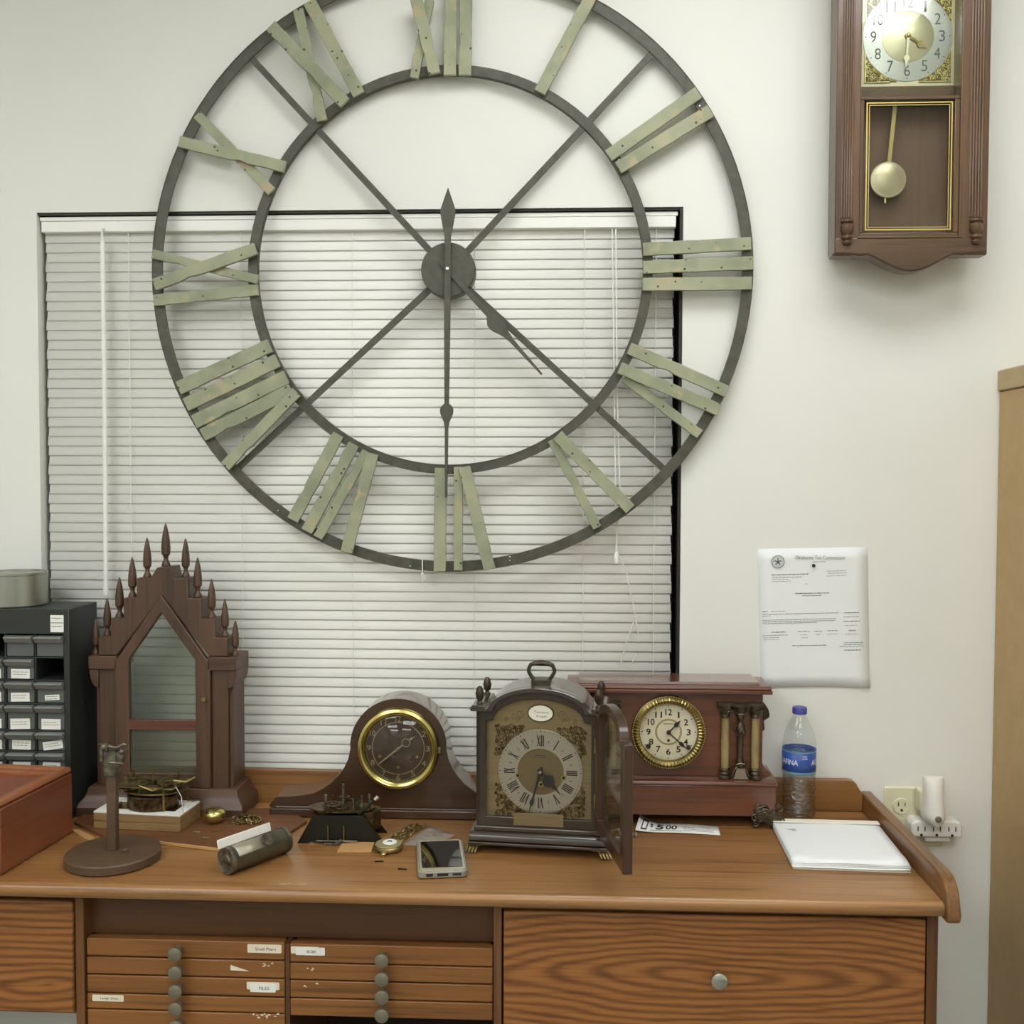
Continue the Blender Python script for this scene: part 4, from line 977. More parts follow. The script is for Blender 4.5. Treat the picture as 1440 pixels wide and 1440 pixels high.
mb = MB(); mb.frame([(-.062, -.034), (.05, -.040), (.064, .030), (-.056, .038)], [(-.036, -.018), (.028, -.020), (.036, .014), (-.030, .018)], .043, .0455, 'z')
mb.bar((-.05, -.03, .0445), (.05, .03, .0445), .010, .0025, up=(0, 0, 1)); mb.bar((-.01, -.036, .0445), (.012, .035, .0445), .010, .0025, up=(0, 0, 1)); mb.build('upper_plate', 'brass_old', mv, .0004, seg=1)
for (x, y, z, r, n) in ((-.042, -.016, .0385, .018, 22), (.004, .010, .0385, .020, 26), (.036, -.012, .0515, .024, 30), (-.016, -.022, .0495, .014, 18), (-.044, .014, .0495, .012, 16)):
    m_ = MB(); gear(m_, (x, y, z), r, .0022, n); m_.build('gear', 'brass_old', mv)
rn = random.Random(11)
for (x, y, z0, z1, r) in ((.003, -.014, .030, .074, .0019), (-.030, .008, .03, .058, .0016), (-.05, -.010, .03, .062, .0030), (.022, .012, .03, .060, .0016), (.044, .004, .03, .066, .0013), (-.016, -.03, .03, .058, .0018), (.03, -.03, .0, .056, .0022), (-.052, .02, .0, .060, .0022)):
    m_ = MB(); m_.tube([(x, y, z0), (x, y, z1)], r, 8); m_.lathe([(0, 0), (r*1.9, 0), (r*1.9, r*1.4), (0, r*1.4)], (x, y, z1-.008), 'z', 10); m_.build('arbor', 'brass_old', mv)
m_ = MB(); m_.tube([(.034, -.02, .050), (.052, -.026, .046), (.066, -.034, .030), (.073, -.044, .010), (.073, -.046, .003)], .0010, 6); m_.build('strike_wire', 'steel_dot', mv)
m_ = MB(); m_.tube([(.030, -.022, .053), (.050, -.030, .058), (.070, -.022, .054), (.080, -.006, .058)], .0022, 6); m_.tube([(-.012, -.038, .049), (.012, -.036, .040), (.034, -.040, .048)], .002, 6); m_.build('lever', 'brass_old', mv)
mb = MB(); rn = random.Random(3)
for k in range(9):
    x, y = rn.uniform(-.012, .012), rn.uniform(-.008, .008); mb.lathe([(0, 0), (.003, 0), (.003, .0025), (0, .0025)], (x, y, 0), 'z', 8)
o = place(mb.build('brass_washers', 'brass_old'), (-.690, -.129, FZ+.0002)); tag(o, 'few small brass washers on the right rear corner of the white frame', 'washers'); o['kind'] = 'stuff'

# brass bell cup
bp = (-0.6383, -0.1719)
mb = MB(); mb.lathe([(0, 0), (.010, 0), (.012, .003), (.016, .006), (.020, .011), (.0215, .016), (.0205, .020), (.017, .0245), (.011, .0275), (.004, .0285), (0, .0287)], (0, 0, 0), 'z', 40)
tag(place(mb.build('brass_bell', 'brass'), (bp[0]+.001, bp[1]+.012, BZ)), 'shiny round brass bell dome on the dark board', 'bell')
# heap of brass chain
hp = (-0.5803, -0.1611)
mb = MB(); rn = random.Random(21)
for k in range(46):
    a = rn.uniform(0, 6.28); d = rn.random()**.6; x, y = d*.030*cos(a), d*.014*sin(a); hgt = .003+.015*(1-d)*rn.random()
    R = Matrix.Translation((x, y, hgt)) @ Euler((rn.uniform(-.9, .9), rn.uniform(-.9, .9), rn.uniform(0, 6))).to_matrix().to_4x4()
    pts = [(.0052*cos(2*pi*i/10), .0032*sin(2*pi*i/10), 0) for i in range(10)]
    mb.tube(pts, .0011, 5, True, R)
tag(place(mb.build('brass_chain_heap', 'brass_old'), (hp[0], hp[1]+.008, BZ+.0002)), 'heap of tangled brass chain beside the bell', 'chain')
for (px, rz, lb) in (((-0.6500, -0.2140), .2, 'left of three tiny brass screws on the board, nearest the frame'), ((-0.6191, -0.2050), .7, 'right of three tiny brass screws on the board, under the bell'), ((-0.6234, -0.2418), .35, 'lowest of three tiny brass screws on the board, nearest the bench front')):
    mb = MB(); mb.tube([(-.006, 0, .0016), (.005, 0, .0014)], .0011, 8); mb.tube([(-.0075, 0, .0021), (-.006, 0, .0021)], .0021, 10)
    tag(place(mb.build('small_screw', 'brass_old'), (px[0], px[1], BZ), rz), lb, 'screw', 'tiny brass screws on the board')

# ================================================================== METAL TUBE WITH TAG
ta = Vector((-.539, -.389, S)); tb = Vector((-.473, -.290, S)); R_T = .0222
dirv = (tb-ta); LT = dirv.length; ang = math.atan2(dirv.y, dirv.x)
tu = thing('metal_cylinder', 'olive grey metal cylinder with a shiny window lying near the bench front', 'cylinder', (ta.x, ta.y, S+.0006), ang)
mb = MB(); mb.lathe([(0, .002), (R_T*.93, .002), (R_T*.93, LT-.002), (0, LT-.002)], (0, 0, R_T), 'x', 48); mb.build('tube', 'olive_steel', tu)
for xx in (0, LT):
    m_ = MB(); m_.lathe([(0, xx-.003), (R_T*.42, xx-.003), (R_T*.46, xx-.0015), (R_T*.86, xx-.0015), (R_T*.98, xx-.0025), (R_T, xx), (R_T*.98, xx+.0035), (0, xx+.0035)], (0, 0, R_T), 'x', 48); m_.build('end_cap', 'pewter', tu)
mb = MB(); vs = []; N_ = 14
for i in range(N_+1):
    t = math.radians(22+84*i/N_); vs += [(.010, -(R_T*.955)*cos(t), R_T+R_T*.955*sin(t)), (LT*.66, -(R_T*.955)*cos(t), R_T+R_T*.955*sin(t))]
mb.add(vs, [(2*i, 2*i+1, 2*i+3, 2*i+2) for i in range(N_)]); mb.build('bright_window', 'silver', tu, solid=.0004)
mb = MB(); t = math.radians(52); cc = Vector((LT*.60, -R_T*.97*cos(t), R_T+R_T*.97*sin(t)))
Rr = Matrix.Translation(cc) @ Matrix.Rotation(pi/2-t, 4, 'X')
mb.lathe([(.009, -.0012), (.0105, -.0008), (.0105, .0012), (.009, .0012)], (0, 0, 0), 'z', 28, True, M=Rr); mb.lathe([(0, 0), (.0088, .0002), (0, .001)], (0, 0, 0), 'z', 20, M=Rr); mb.build('round_bezel', 'pewter', tu)
tg = thing('white_strip', 'white plastic strip leaning on top of the metal cylinder', 'strip', (ta.x, ta.y, S+R_T*2), ang)
mb = MB(); mb.box(-.012, .098, -.002, .001, -.0075, .0075, Matrix.Translation((0, .0085, .0062)) @ Matrix.Rotation(-.25, 4, 'X')); mb.build('strip_body', 'white_plastic', tg, .0012)

# ================================================================== BLACK STEEL MOVEMENT
m2 = thing('black_movement', 'clock movement with black steel A-shaped plates and upright pins', 'clock movement', (-.383, -.212, S+.0006), .02)
for yy, k in ((-.028, 1.), (.028, .93)):
    m_ = MB(); m_.prism([(-.078*k, 0), (-.058*k, 0), (-.054*k, .003), (.054*k, .003), (.058*k, 0), (.080*k, 0), (.038*k, .050), (-.050*k, .050)], yy-.0012, yy+.0012); m_.build('side_plate', 'black_steel', m2, .0004, seg=1)
for xx in (-.034, .044):
    m_ = MB(); m_.lathe([(0, .020), (.021, .020), (.022, .022), (.022, .052), (0, .054)], (xx, .004, 0), 'z', 32); m_.build('spring_barrel', 'brass_dark', m2)
mb = MB(); mb.prism(arc(-.004, 0, .060, 0, 360, 30, .030)[:-1], .0545, .0570, 'z'); mb.build('top_plate', 'brass_dark', m2)
for (x, y, z, r, n) in ((-.02, -.004, .062, .017, 22), (.016, .004, .066, .015, 20), (-.002, -.014, .060, .012, 16), (-.001, .010, .071, .010, 14)):
    m_ = MB(); gear(m_, (x, y, z), r, .0022, n); m_.build('gear', 'brass_dark', m2)
for (x, y, z1, r) in ((-.030, -.012, .082, .0025), (-.001, 0, .098, .0022), (.034, -.008, .080, .0025), (-.022, .012, .074, .0016), (.020, -.016, .074, .0016), (.044, .012, .076, .002)):
    m_ = MB(); m_.tube([(x, y, .054), (x, y, z1)], r, 8); m_.lathe([(0, 0), (r*1.7, 0), (r*1.7, .003), (0, .003)], (x, y, .060), 'z', 10); m_.build('arbor', 'pewter', m2)
m_ = MB(); m_.tube([(.030, -.022, .050), (.048, -.024, .066), (.062, -.024, .080)], .0024, 8); m_.build('winding_lever', 'black_steel', m2)
m_ = MB(); m_.tube([(.060, -.024, .078), (.066, -.024, .0835)], .0036, 10); m_.build('lever_tip', 'steel_dot', m2)
for xx in (-.022, .006):
    m_ = MB(); m_.tube([(xx, -.034, .006), (xx, -.034, .034)], .0013, 8); m_.build('pillar', 'brass_old', m2)
m_ = MB(); m_.tube([(-.042, -.036, .007), (.030, -.036, .007)], .0013, 8); m_.box(-.028, .016, -.0385, -.0345, .001, .0045); m_.prism([(-.008, .007), (.002, .012), (.004, .0085), (-.006, .0045)], -.0405, -.0375); m_.build('hammer_bar', 'pewter', m2)

cd = [(-0.3795, -0.2864), (-0.3206, -0.2833), (-0.3224, -0.2390), (-0.3790, -0.2419)]
mb = MB(); mb.prism(cd, S+.0003, S+.004, 'z'); o = mb.build('tan_card', 'card', None, .0006, seg=1); tag(o, 'small tan wood chip in front of the black movement', 'wood chip')
cc = [(-0.3516, -0.2647)][0]
# pocket watch
pw = thing('pocket_watch', 'brass rimmed pocket watch with a white centre lying face up', 'watch', (-.2935, -.2655, S+.0006))
mb = MB(); mb.lathe([(0, 0), (.020, 0), (.0245, .002), (.026, .005), (.0255, .008), (.024, .0095), (.018, .0105), (0, .0105)], (0, 0, 0), 'z', 40); mb.build('watch_case', 'brass_old', pw)
mb = MB(); mb.lathe([(0, .0105), (.0235, .0103), (.0225, .0118), (.0, .0122)], (0, 0, 0), 'z', 36); mb.build('watch_dial', 'cream_ring', pw)
mb = MB(); mb.lathe([(0, .0121), (.0125, .0119), (.012, .0131), (0, .0133)], (.002, .003, 0), 'z', 28); mb.build('watch_centre', 'paper', pw)
mb = MB(); mb.tube([(-.003, .001, .0138), (.003, .004, .0138), (.006, .001, .0138)], .0007, 5); mb.tube([(-.001, .006, .0138), (.005, .006, .0138)], .0007, 5); mb.build('watch_hands', 'ink', pw)
mb = MB(); mb.tube([(-.002, -.025, .005), (-.0025, -.031, .005)], .0024, 8); mb.tube([(-.0026+.004*cos(t), -.033+.004*sin(t), .005) for t in [2*pi*i/12 for i in range(12)]], .0008, 5, True); mb.build('crown_loop', 'gold', pw)
# loose brass chain
mb = MB(); rn = random.Random(8)
for s0 in range(3):
    for k in range(9):
        t = k/8.; x = -.301+.012*s0+.030*t; y = -.226+.082*t+.002*sin(k*1.3+s0)
        R = Matrix.Translation((x, y, .003)) @ Euler((rn.uniform(-.5, .5), rn.uniform(-.5, .5), 1.2+rn.uniform(-.3, .3))).to_matrix().to_4x4()
        mb.tube([(.0058*cos(2*pi*i/10), .0028*sin(2*pi*i/10), 0) for i in range(10)], .0012, 5, True, R)
tag(place(mb.build('brass_chain', 'brass_old'), (0, 0, S+.0003)), 'three short strands of shiny brass chain beside the plastic bag', 'chain')
# plastic bag
mb = MB(); rn = random.Random(2); GX, GY = 14, 10
qa, qb, qc, qd = [Vector((p[0], p[1], 0)) for p in [(-0.2717, -0.2468), (-0.2137, -0.2472), (-0.1820, -0.1995), (-0.2382, -0.1540)]]
vs = []
for j in range(GY+1):
    for i in range(GX+1):
        u, v = i/GX, j/GY; p = (qa*(1-u)+qb*u)*(1-v)+(qd*(1-u)+qc*u)*v
        ed_ = min(u, 1-u, v, 1-v); vs.append((p.x+rn.uniform(-.0015, .0015), p.y+rn.uniform(-.0015, .0015), .0012+min(1, ed_*4)*(.004+rn.uniform(0, .006))+.005*abs(sin(3*u+1))*v))
mb.add(vs, [(j*(GX+1)+i, j*(GX+1)+i+1, (j+1)*(GX+1)+i+1, (j+1)*(GX+1)+i) for j in range(GY) for i in range(GX)])
tag(place(mb.build('plastic_bag', 'baggie'), (0, 0, S+.0006)), 'small crumpled clear plastic bag behind the phone', 'bag')
mb = MB(); mb.lathe([(0, 0), (.008, 0), (.008, .0012), (0, .0012)], (0, 0, 0), 'z', 14, sx=1.4)
tag(place(mb.build('metal_tag', 'pewter'), (-.248, -.214, S+.0004)), 'small grey metal disc showing through the plastic bag', 'disc')
# phone
ph = thing('phone', 'phone with dark screen in a clear grey case lying on the bench', 'phone', (-.1955, -.3165, S+.0006), .155)
def rrect(w, h, r, n=5):
    return arc(w-r, h-r, r, 0, 90, n)+arc(-w+r, h-r, r, 90, 180, n)+arc(-w+r, -h+r, r, 180, 270, n)+arc(w-r, -h+r, r, 270, 360, n)
mb = MB(); mb.prism(rrect(.0405, .073, .009), 0.0003, .0118, 'z'); mb.build('phone_case', 'phone_case', ph, .002)
mb = MB(); mb.prism(rrect(.0365, .0690, .006), .0116, .0126, 'z'); mb.build('phone_bezel', 'champagne', ph)
mb = MB(); mb.prism(rrect(.0335, .0600, .002), .0124, .0129, 'z', Matrix.Translation((0, .002, 0))); mb.build('screen', 'screen', ph)
mb = MB(); mb.box(-.009, .009, -.0735, -.0727, .004, .0085); mb.box(-.027, -.016, -.0735, -.0727, .004, .0085); mb.box(.016, .030, -.0735, -.0727, .0045, .008); mb.build('port_slots', 'ink', ph)
# scraps
for (px, rz, n_, lb) in (([(-0.3003, -0.3214)][0], .15, 'metal_sliver', 'dark metal sliver on the bench below the pocket watch'), ([(-0.2554, -0.3535)][0], -.1, 'wood_fleck', 'dark fleck near the bench front edge left of the phone')):
    mb = MB(); mb.box(-.0075, .0075, -.0012, .0012, .0003, .002); tag(place(mb.build(n_, 'black_steel', None, .0004, seg=1), (px[0], px[1], S), rz), lb, 'scrap')

# worn scuffs in the varnish near the front edge
sx_ = [(-0.4214, -0.4212)][0]
mb = MB(); rn = random.Random(4)
for k in range(7):
    x, y = sx_[0]+rn.uniform(-.026, .020), sx_[1]+rn.uniform(-.004, .004); w = rn.uniform(.004, .013); h = rn.uniform(.0008, .0018)
    mb.prism([(x, y), (x+w*.5, y-h), (x+w, y+h*.3), (x+w*.6, y+h), (x+w*.2, y+h*.8)], S+.0001, S+.0003, 'z')
mb.build('varnish_scuff', pm('worn_varnish', (190, 160, 122), .7), wb, world=True)

# ================================================================== TAMBOUR MANTEL CLOCK
tm = thing('tambour_mantel_clock', 'dark mahogany hump shaped mantel clock with round brass bezel', 'mantel clock', (-.302, -.100, S+.0006))
Kt = .001341
def TT(px, py): return ((px-558.7)*Kt, (1150.5-py)*Kt)
half = [(372, 1137), (382, 1124), (400, 1123.5), (422, 1121), (438, 1117.5), (452, 1110), (464, 1101), (473, 1091), (481, 1080), (487, 1067), (490, 1053)]
hl = [TT(*p) for p in half]
cz0 = TT(0, 1049)[1]; rr = .0925
head = [(rr*cos(math.radians(a)), cz0+rr*sin(math.radians(a))) for a in range(176, 3, -6)]
right = [(-x, z) for x, z in reversed(hl)]
prof = [(hl[0][0], TT(0, 1137)[1])] + hl[1:] + head + right[:-1] + [(-hl[0][0], TT(0, 1137)[1])]
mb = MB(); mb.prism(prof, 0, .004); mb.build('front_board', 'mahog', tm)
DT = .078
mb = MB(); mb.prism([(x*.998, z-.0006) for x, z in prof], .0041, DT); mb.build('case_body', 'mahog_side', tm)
mb = MB(); mb.box(-.247, .247, -.009, DT, 0, .0175); mb.build('plinth', 'mahog', tm, .003)
mb = MB()
for z in (.0135, .0185): mb.tube([(-.235, -.0035, z), (.235, -.0035, z)], .0022, 8)
mb.build('plinth_beading', 'mahog', tm)
bz = TT(0, 1050.5)[1]
mb = MB(); mb.lathe([(.0775, 0), (.0785, -.004), (.076, -.0095), (.071, -.0115), (.066, -.009), (.0635, -.005), (.0635, 0)], (0, 0, bz), 'y', 72, True); bzl = mb.build('bezel', 'brass', tm)
mb = MB(); mb.box(.0765, .082, -.006, -.002, bz-.008, bz+.004); mb.build('bezel_catch', 'brass_old', bzl, .001)
mb = MB(); mb.lathe([(0, -.0012), (.0645, -.0012), (.0645, 0), (0, 0)], (0, 0, bz), 'y', 64); dl = mb.build('dial', 'tam_dial', tm)
mb = MB(); mb.ring((0, 0, bz), .0492, .0504, -.0016, -.0013, 64); mb.ring((0, 0, bz), .0612, .0616, -.0016, -.0013, 64)
for k in range(1, 13):
    a = pi/2-k*pi/6; mb.text(str(k), .0105, .0565*cos(a), -.0015, bz+.0565*sin(a), w=(.0075 if k < 10 else .0105) if k != 1 else .0025)
mb.build('numerals', 'tam_num', dl)
mb = MB()
for (x, z) in ((-.035, -.016), (0, -.036), (.036, -.016)): mb.lathe([(.0014, -.0022), (.0024, -.0022), (.0024, -.0012), (.0014, -.0012)], (x, 0, bz+z), 'y', 14, True)
mb.build('winding_holes', 'tam_num', dl)
clockhand(tm, 0, -.0040, bz, math.radians(219), [(-.010, .001), (0, .0022), (.012, .0014), (.044, .0012), (.052, 0)], 'minute_hand', 'tam_num', world=False)
mb = MB(); a = math.radians(37); c_ = (.019*cos(a), bz+.019*sin(a))
mb.ring((c_[0], 0, c_[1]), .0072, .0084, -.0034, -.0028, 24); mb.bar((0, -.003, bz), (.011*cos(a), -.003, bz+.011*sin(a)), .0024, .0008); mb.bar((.027*cos(a), -.003, bz+.027*sin(a)), (.038*cos(a), -.003, bz+.038*sin(a)), .0018, .0008); sph(mb, (.031*cos(a), -.003, bz+.031*sin(a)), .0024, 10, 6)
mb.build('hour_hand', 'tam_num', tm)
mb = MB(); sph(mb, (0, -.0048, bz), .0034, 12, 8); mb.build('hand_nut', 'nickel', tm)
mb = MB(); RS = .123; dome = [(0, -.0225)] + [(.064*t/28., -.0225+RS-(RS*RS-(.064*t/28.)**2)**.5) for t in range(1, 29)]
mb.lathe(dome, (0, 0, bz), 'y', 96)
vs_, fs_ = mb.v, [f for f in mb.f if len(f) <= 4]; mb.f = fs_; mb.build('dome_glass', 'glass', bzl, ang=180)

# ================================================================== BRACKET CLOCK WITH OPEN DOOR
bk = thing('bracket_clock', 'black arched top bracket clock with carry handle and open glass door', 'bracket clock', (-.0325, -.268, S+.0006), -.095)
HW = .1085; DB = .098; ZB = .044; ZS = .2455
ac = arc(0, 0, 1, 180, 0, 16)
def archp(hw, zs, rise, ztop_extra=0.): return [(x*hw, zs+z*rise) for x, z in ac]
mb = MB(); mb.box(-HW, -HW+.006, 0, DB, ZB, ZS); mb.build('left_side', 'ebony', bk, .0008)
mb = MB(); mb.box(HW-.006, HW, 0, DB, ZB, ZS); mb.build('right_side', 'ebony', bk, .0008)
mb = MB(); mb.box(-HW+.006, HW-.006, DB-.006, DB, ZB, ZS); mb.build('rear_panel', 'ebony', bk)
fo = [(-HW+.0005, ZB)] + [(-HW+.0005, ZS-.001)] + archp(.084, ZS-.001, .0405) + [(HW-.0005, ZS-.001), (HW-.0005, ZB)]
fi = [(-.0915, ZB+.016)] + [(-.0915, ZS-.018)] + archp(.0790, ZS-.016, .038) + [(.0915, ZS-.018), (.0915, ZB+.016)]
mb = MB(); mb.frame(fo, fi, 0.0, .010); mb.build('front_frame', 'ebony', bk, .001, seg=1)
tp = [(-.117, ZS-.0005), (-.119, ZS+.004), (-.115, ZS+.0095), (-.093, ZS+.0095), (-.091, ZS+.004)] + archp(.086, ZS+.001, .0415)[1:-1] + [(.091, ZS+.004), (.093, ZS+.0095), (.115, ZS+.0095), (.119, ZS+.004), (.117, ZS-.0005)]
ti = [(.1085, ZS-.0004)] + [(x, z) for x, z in reversed(archp(.0835, ZS-.0004, .0385))] + [(-.1085, ZS-.0004)]
mb = MB(); mb.prism(tp, .0127, DB+.004); mb.prism(tp + [(x, z) for x, z in reversed(archp(.0785, ZS-.0005, .0360))], -.008, .0127)
mb.build('arched_top', 'ebony_x', bk, .0008, seg=1)
# base
mb = MB(); mb.box(-.112, .112, -.006, DB+.004, .036, ZB+.0005); mb.build('base_step', 'ebony_x', bk, .002)
mb = MB(); mb.prism([(-.006, .036), (-.011, .034), (-.0145, .029), (-.0145, .022), (-.012, .019), (DB+.006, .019), (DB+.006, .036)], -.1185, .1185, 'x'); mb.build('base_moulding', 'ebony_x', bk, .001)
mb = MB(); mb.box(-.1205, .1205, -.0165, DB+.008, .0145, .0192); mb.build('base_plate', 'ebony_x', bk, .001)
for sx in (-1, 1):
    for fy in (-.008, DB-.006):
        m_ = MB(); x_ = sx*.108
        m_.box(x_-.013, x_+.013, fy-.004, fy+.014, .0122, .0145)
        for k in range(4): m_.tube([(x_-.008+k*.0055+sx*.004, fy+.004, .0125), (x_-.007+k*.0055+sx*.007, fy-.006, .0085), (x_-.006+k*.0055+sx*.010, fy-.011, .0020)], [.0026, .0024, .0018], 7)
        sph(m_, (x_+sx*.006, fy, .006), .0058, 12, 8); m_.build('claw_foot', 'brass_old', bk)
# finials
for sx in (-1, 1):
    for fy in (.006, DB-.012):
        m_ = MB(); m_.lathe([(0, 0), (.0058, 0), (.0052, .004), (.0032, .006), (.0045, .009), (.0066, .013), (.0072, .019), (.0062, .026), (.0035, .031), (0, .0325)], (sx*.1035, fy, ZS+.0092), 'z', 18)
        for k in range(8): a = 2*pi*k/8; m_.tube([(sx*.1035+.0048*cos(a), fy+.0048*sin(a), ZS+.0182), (sx*.1035+.0071*cos(a), fy+.0071*sin(a), ZS+.028), (sx*.1035+.0042*cos(a), fy+.0042*sin(a), ZS+.038)], .0009, 5)
        m_.build('finial', 'bronze', bk)
# handle
ZT = ZS+.0425
mb = MB(); mb.box(-.017, .017, .032, .062, ZT-.004, ZT+.0065)
hp_ = [(-.0135, .047, ZT+.006), (-.0175, .047, ZT+.010), (-.0225, .047, ZT+.018), (-.023, .047, ZT+.023), (-.0195, .047, ZT+.031), (-.012, .047, ZT+.0335), (0, .047, ZT+.0345), (.012, .047, ZT+.0335), (.0195, .047, ZT+.031), (.023, .047, ZT+.023), (.0225, .047, ZT+.018), (.0175, .047, ZT+.010), (.0135, .047, ZT+.006)]
mb.tube(hp_, [.0034, .0036, .0034, .0034, .0036, .0044, .0054, .0044, .0036, .0034, .0034, .0036, .0034], 10); mb.build('carry_handle', 'bronze', bk, .0008, seg=1)
# dial
YDL = .0105
mb = MB(); dpl = [(-.0945, ZB+.013), (-.0945, ZS-.018)] + archp(.081, ZS-.018, .040) + [(.0945, ZS-.018), (.0945, ZB+.013)]
mb.prism(dpl, YDL, YDL+.0015); dp = mb.build('dial_plate', 'brass_dial', bk)
dz = .1395; RD = .0735; rin = .0405; dxx = 0.003
mb = MB(); mb.lathe([(rin, -.0022), (RD, -.0022), (RD+.0006, -.0016), (RD+.0006, 0), (rin, 0)], (dxx, YDL, dz), 'y', 72, True); mb.build('chapter_ring', 'silver', dp)
mb = MB()
for k in range(12): roman(mb, k, dxx, dz, YDL-.0025, .0450, .0640, .0052, .0019)
for k in range(60):
    a = 2*pi*k/60; mb.bar((dxx+.0695*cos(a), YDL-.0024, dz+.0695*sin(a)), (dxx+.0718*cos(a), YDL-.0024, dz+.0718*sin(a)), .0006 if k % 5 else .0014, .0003)
for k in range(12):
    a = 2*pi*(k+.5)/12; mb.bar((dxx+.052*cos(a), YDL-.0024, dz+.052*sin(a)), (dxx+.057*cos(a), YDL-.0024, dz+.057*sin(a)), .0009, .0003)
mb.build('numerals', 'ink', dp)
mb = MB(); mb.lathe([(0, -.0008), (rin-.0005, -.0008), (rin-.0005, 0), (0, 0)], (dxx, YDL, dz), 'y', 48); mb.build('dial_centre', pm('dial_centre_brass', (112, 97, 68), .5, .5), dp)
mb = MB(); mb.box(dxx-.010, dxx+.010, YDL-.0011, YDL-.0009, dz+.0275, dz+.0284); mb.box(dxx-.012, dxx+.012, YDL-.0011, YDL-.0009, dz+.0248, dz+.0252); mb.build('dial_signature', 'ink', dp)
for (x, z) in ((-.0395, -.0075), (.0405, -.0085), (.001, -.0215)):
    m_ = MB(); m_.lathe([(0, -.0018), (.003, -.0018), (.003, -.004), (.0044, -.004), (.0046, -.0022), (.0046, 0), (0, 0)], (dxx+x, YDL, dz+z), 'y', 20); m_.build('winding_hole', 'brass', dp)
    m_ = MB(); m_.lathe([(0, -.0024), (.0029, -.0024), (0, -.0023)], (dxx+x, YDL, dz+z), 'y', 14); m_.build('hole_dark', 'ink', dp)
for (a0, a1, b0, b1, sd) in ((-.078, -.024, .163, .222, 1), (.030, .083, .163, .222, 2), (-.078, -.024, .058, .117, 3), (.030, .083, .058, .117, 4)):
    m_ = MB(); ins = lambda x, z, r: ((x-dxx)**2+(z-dz)**2)**.5 > RD+r*.8
    filigree(m_, ins, a0, a1, b0, b1, YDL-.001, sd+40, 30, .0025, .0062, .0010); m_.build('spandrel', 'brass_dark', dp)
    fx = a0 if a0 < 0 else a1; fz = b0 if b0 < .1 else b1; ix = .0 if True else 0
mb = MB(); mb.lathe([(0, -.0028), (.021, -.0024), (.0225, -.0012), (.0225, 0), (0, 0)], (dxx, YDL, dz+.1025), 'y', 36, sz=.66); md = mb.build('medallion', 'paper3', dp)
mb = MB(); mb.lathe([(.0212, -.0032), (.0228, -.003), (.0232, 0), (.0212, 0)], (dxx, YDL, dz+.1025), 'y', 36, True, sz=.66); mb.build('medallion_rim', 'brass_dark', md)
mb = MB(); mb.text('Tempus', .0045, dxx+.001, YDL-.0031, dz+.1042, w=.026); mb.text('Fugit', .0045, dxx+.002, YDL-.0031, dz+.0968, w=.018); mb.build('medallion_lettering', 'greyink', md)
ENG = pm('engraved_line', (104, 88, 58), .5, .5)
for sx in (-1, 1):
    mb = MB()
    for (x, z, r, a0) in ((.036, .100, .0075, 0), (.048, .094, .0055, 2), (.059, .090, .0045, 4), (.040, .091, .004, 1)): spiral(mb, dxx+sx*x, YDL-.0003, dz+z, r, a0, 1.3, .0005, sx)
    mb.build('engraving', ENG, dp)
mb = MB(); mb.box(-.0435, .0435, -.0015, -.0002, .0470, .0690, Matrix.Translation((.001, 0, 0))); mb.build('name_plate', 'brass_dial', bk, .0005, seg=1)
# hands
clockhand(bk, dxx, YDL-.0060, dz, math.radians(254.5), [(-.010, .0016), (0, .003), (.022, .0018), (.045, .0014), (.052, .0032), (.057, .0036), (.061, .0012), (.074, 0)], 'minute_hand', 'ink', world=False)
clockhand(bk, dxx, YDL-.0045, dz, math.radians(-47), [(-.006, .002), (0, .0034), (.010, .0028), (.014, .009), (.020, .0115), (.026, .0085), (.030, .0025), (.040, .0016), (.052, 0)], 'hour_hand', 'ink', world=False)
mb = MB(); sph(mb, (dxx, YDL-.0075, dz), .0034, 12, 8); mb.build('hand_nut', 'nickel', bk)
# open door, hinged at the front right corner; local door axes: u along the door, z up
hx_ = HW-.0035
ca = math.radians(-74.5)
DM = Matrix.Translation((hx_+.001, -.0165, 0)) @ Matrix.Rotation(ca, 4, 'Z')
dw = .203; z0, z1 = ZB+.0095, ZS+.005
do = [(0, z0), (0, z1)] + [(dw/2+x*(dw/2-.0235), z1+z*.036) for x, z in ac] + [(dw, z1), (dw, z0)]
di = [(.021, z0+.021), (.021, z1-.010)] + [(dw/2+x*(dw/2-.0295), z1-.010+z*.031) for x, z in ac] + [(dw-.021, z1-.010), (dw-.021, z0+.021)]
mb = MB(); mb.frame(do, di, -.0075, .0075, M=DM); dr = mb.build('door', 'door_red', bk, .001, seg=1)
mb = MB(); gl_ = [(.019, z0+.019), (.019, z1-.012)] + [(dw/2+x*(dw/2-.0275), z1-.012+z*.031) for x, z in ac] + [(dw-.019, z1-.012), (dw-.019, z0+.019)]
mb.prism(gl_, -.001, .001, M=DM); mb.build('door_glass', 'glass', dr)
mb = MB(); mb.lathe([(0, .0075), (.003, .0075), (.0025, .011), (.0045, .013), (.004, .016), (0, .017)], (dw-.011, 0, .110), 'y', 14, M=DM); mb.build('door_knob', 'nickel', dr)
mb = MB(); mb.box(dw-.024, dw-.010, -.0095, -.0075, .112, .1145, DM); mb.build('door_latch', 'nickel', dr)
mb = MB(); mb.tube([DM @ Vector((.006, -.008, z)) for z in (.09, .115)], .0022, 8); mb.tube([DM @ Vector((.006, -.008, z)) for z in (.185, .21)], .0022, 8); mb.build('hinge', 'brass_old', dr)

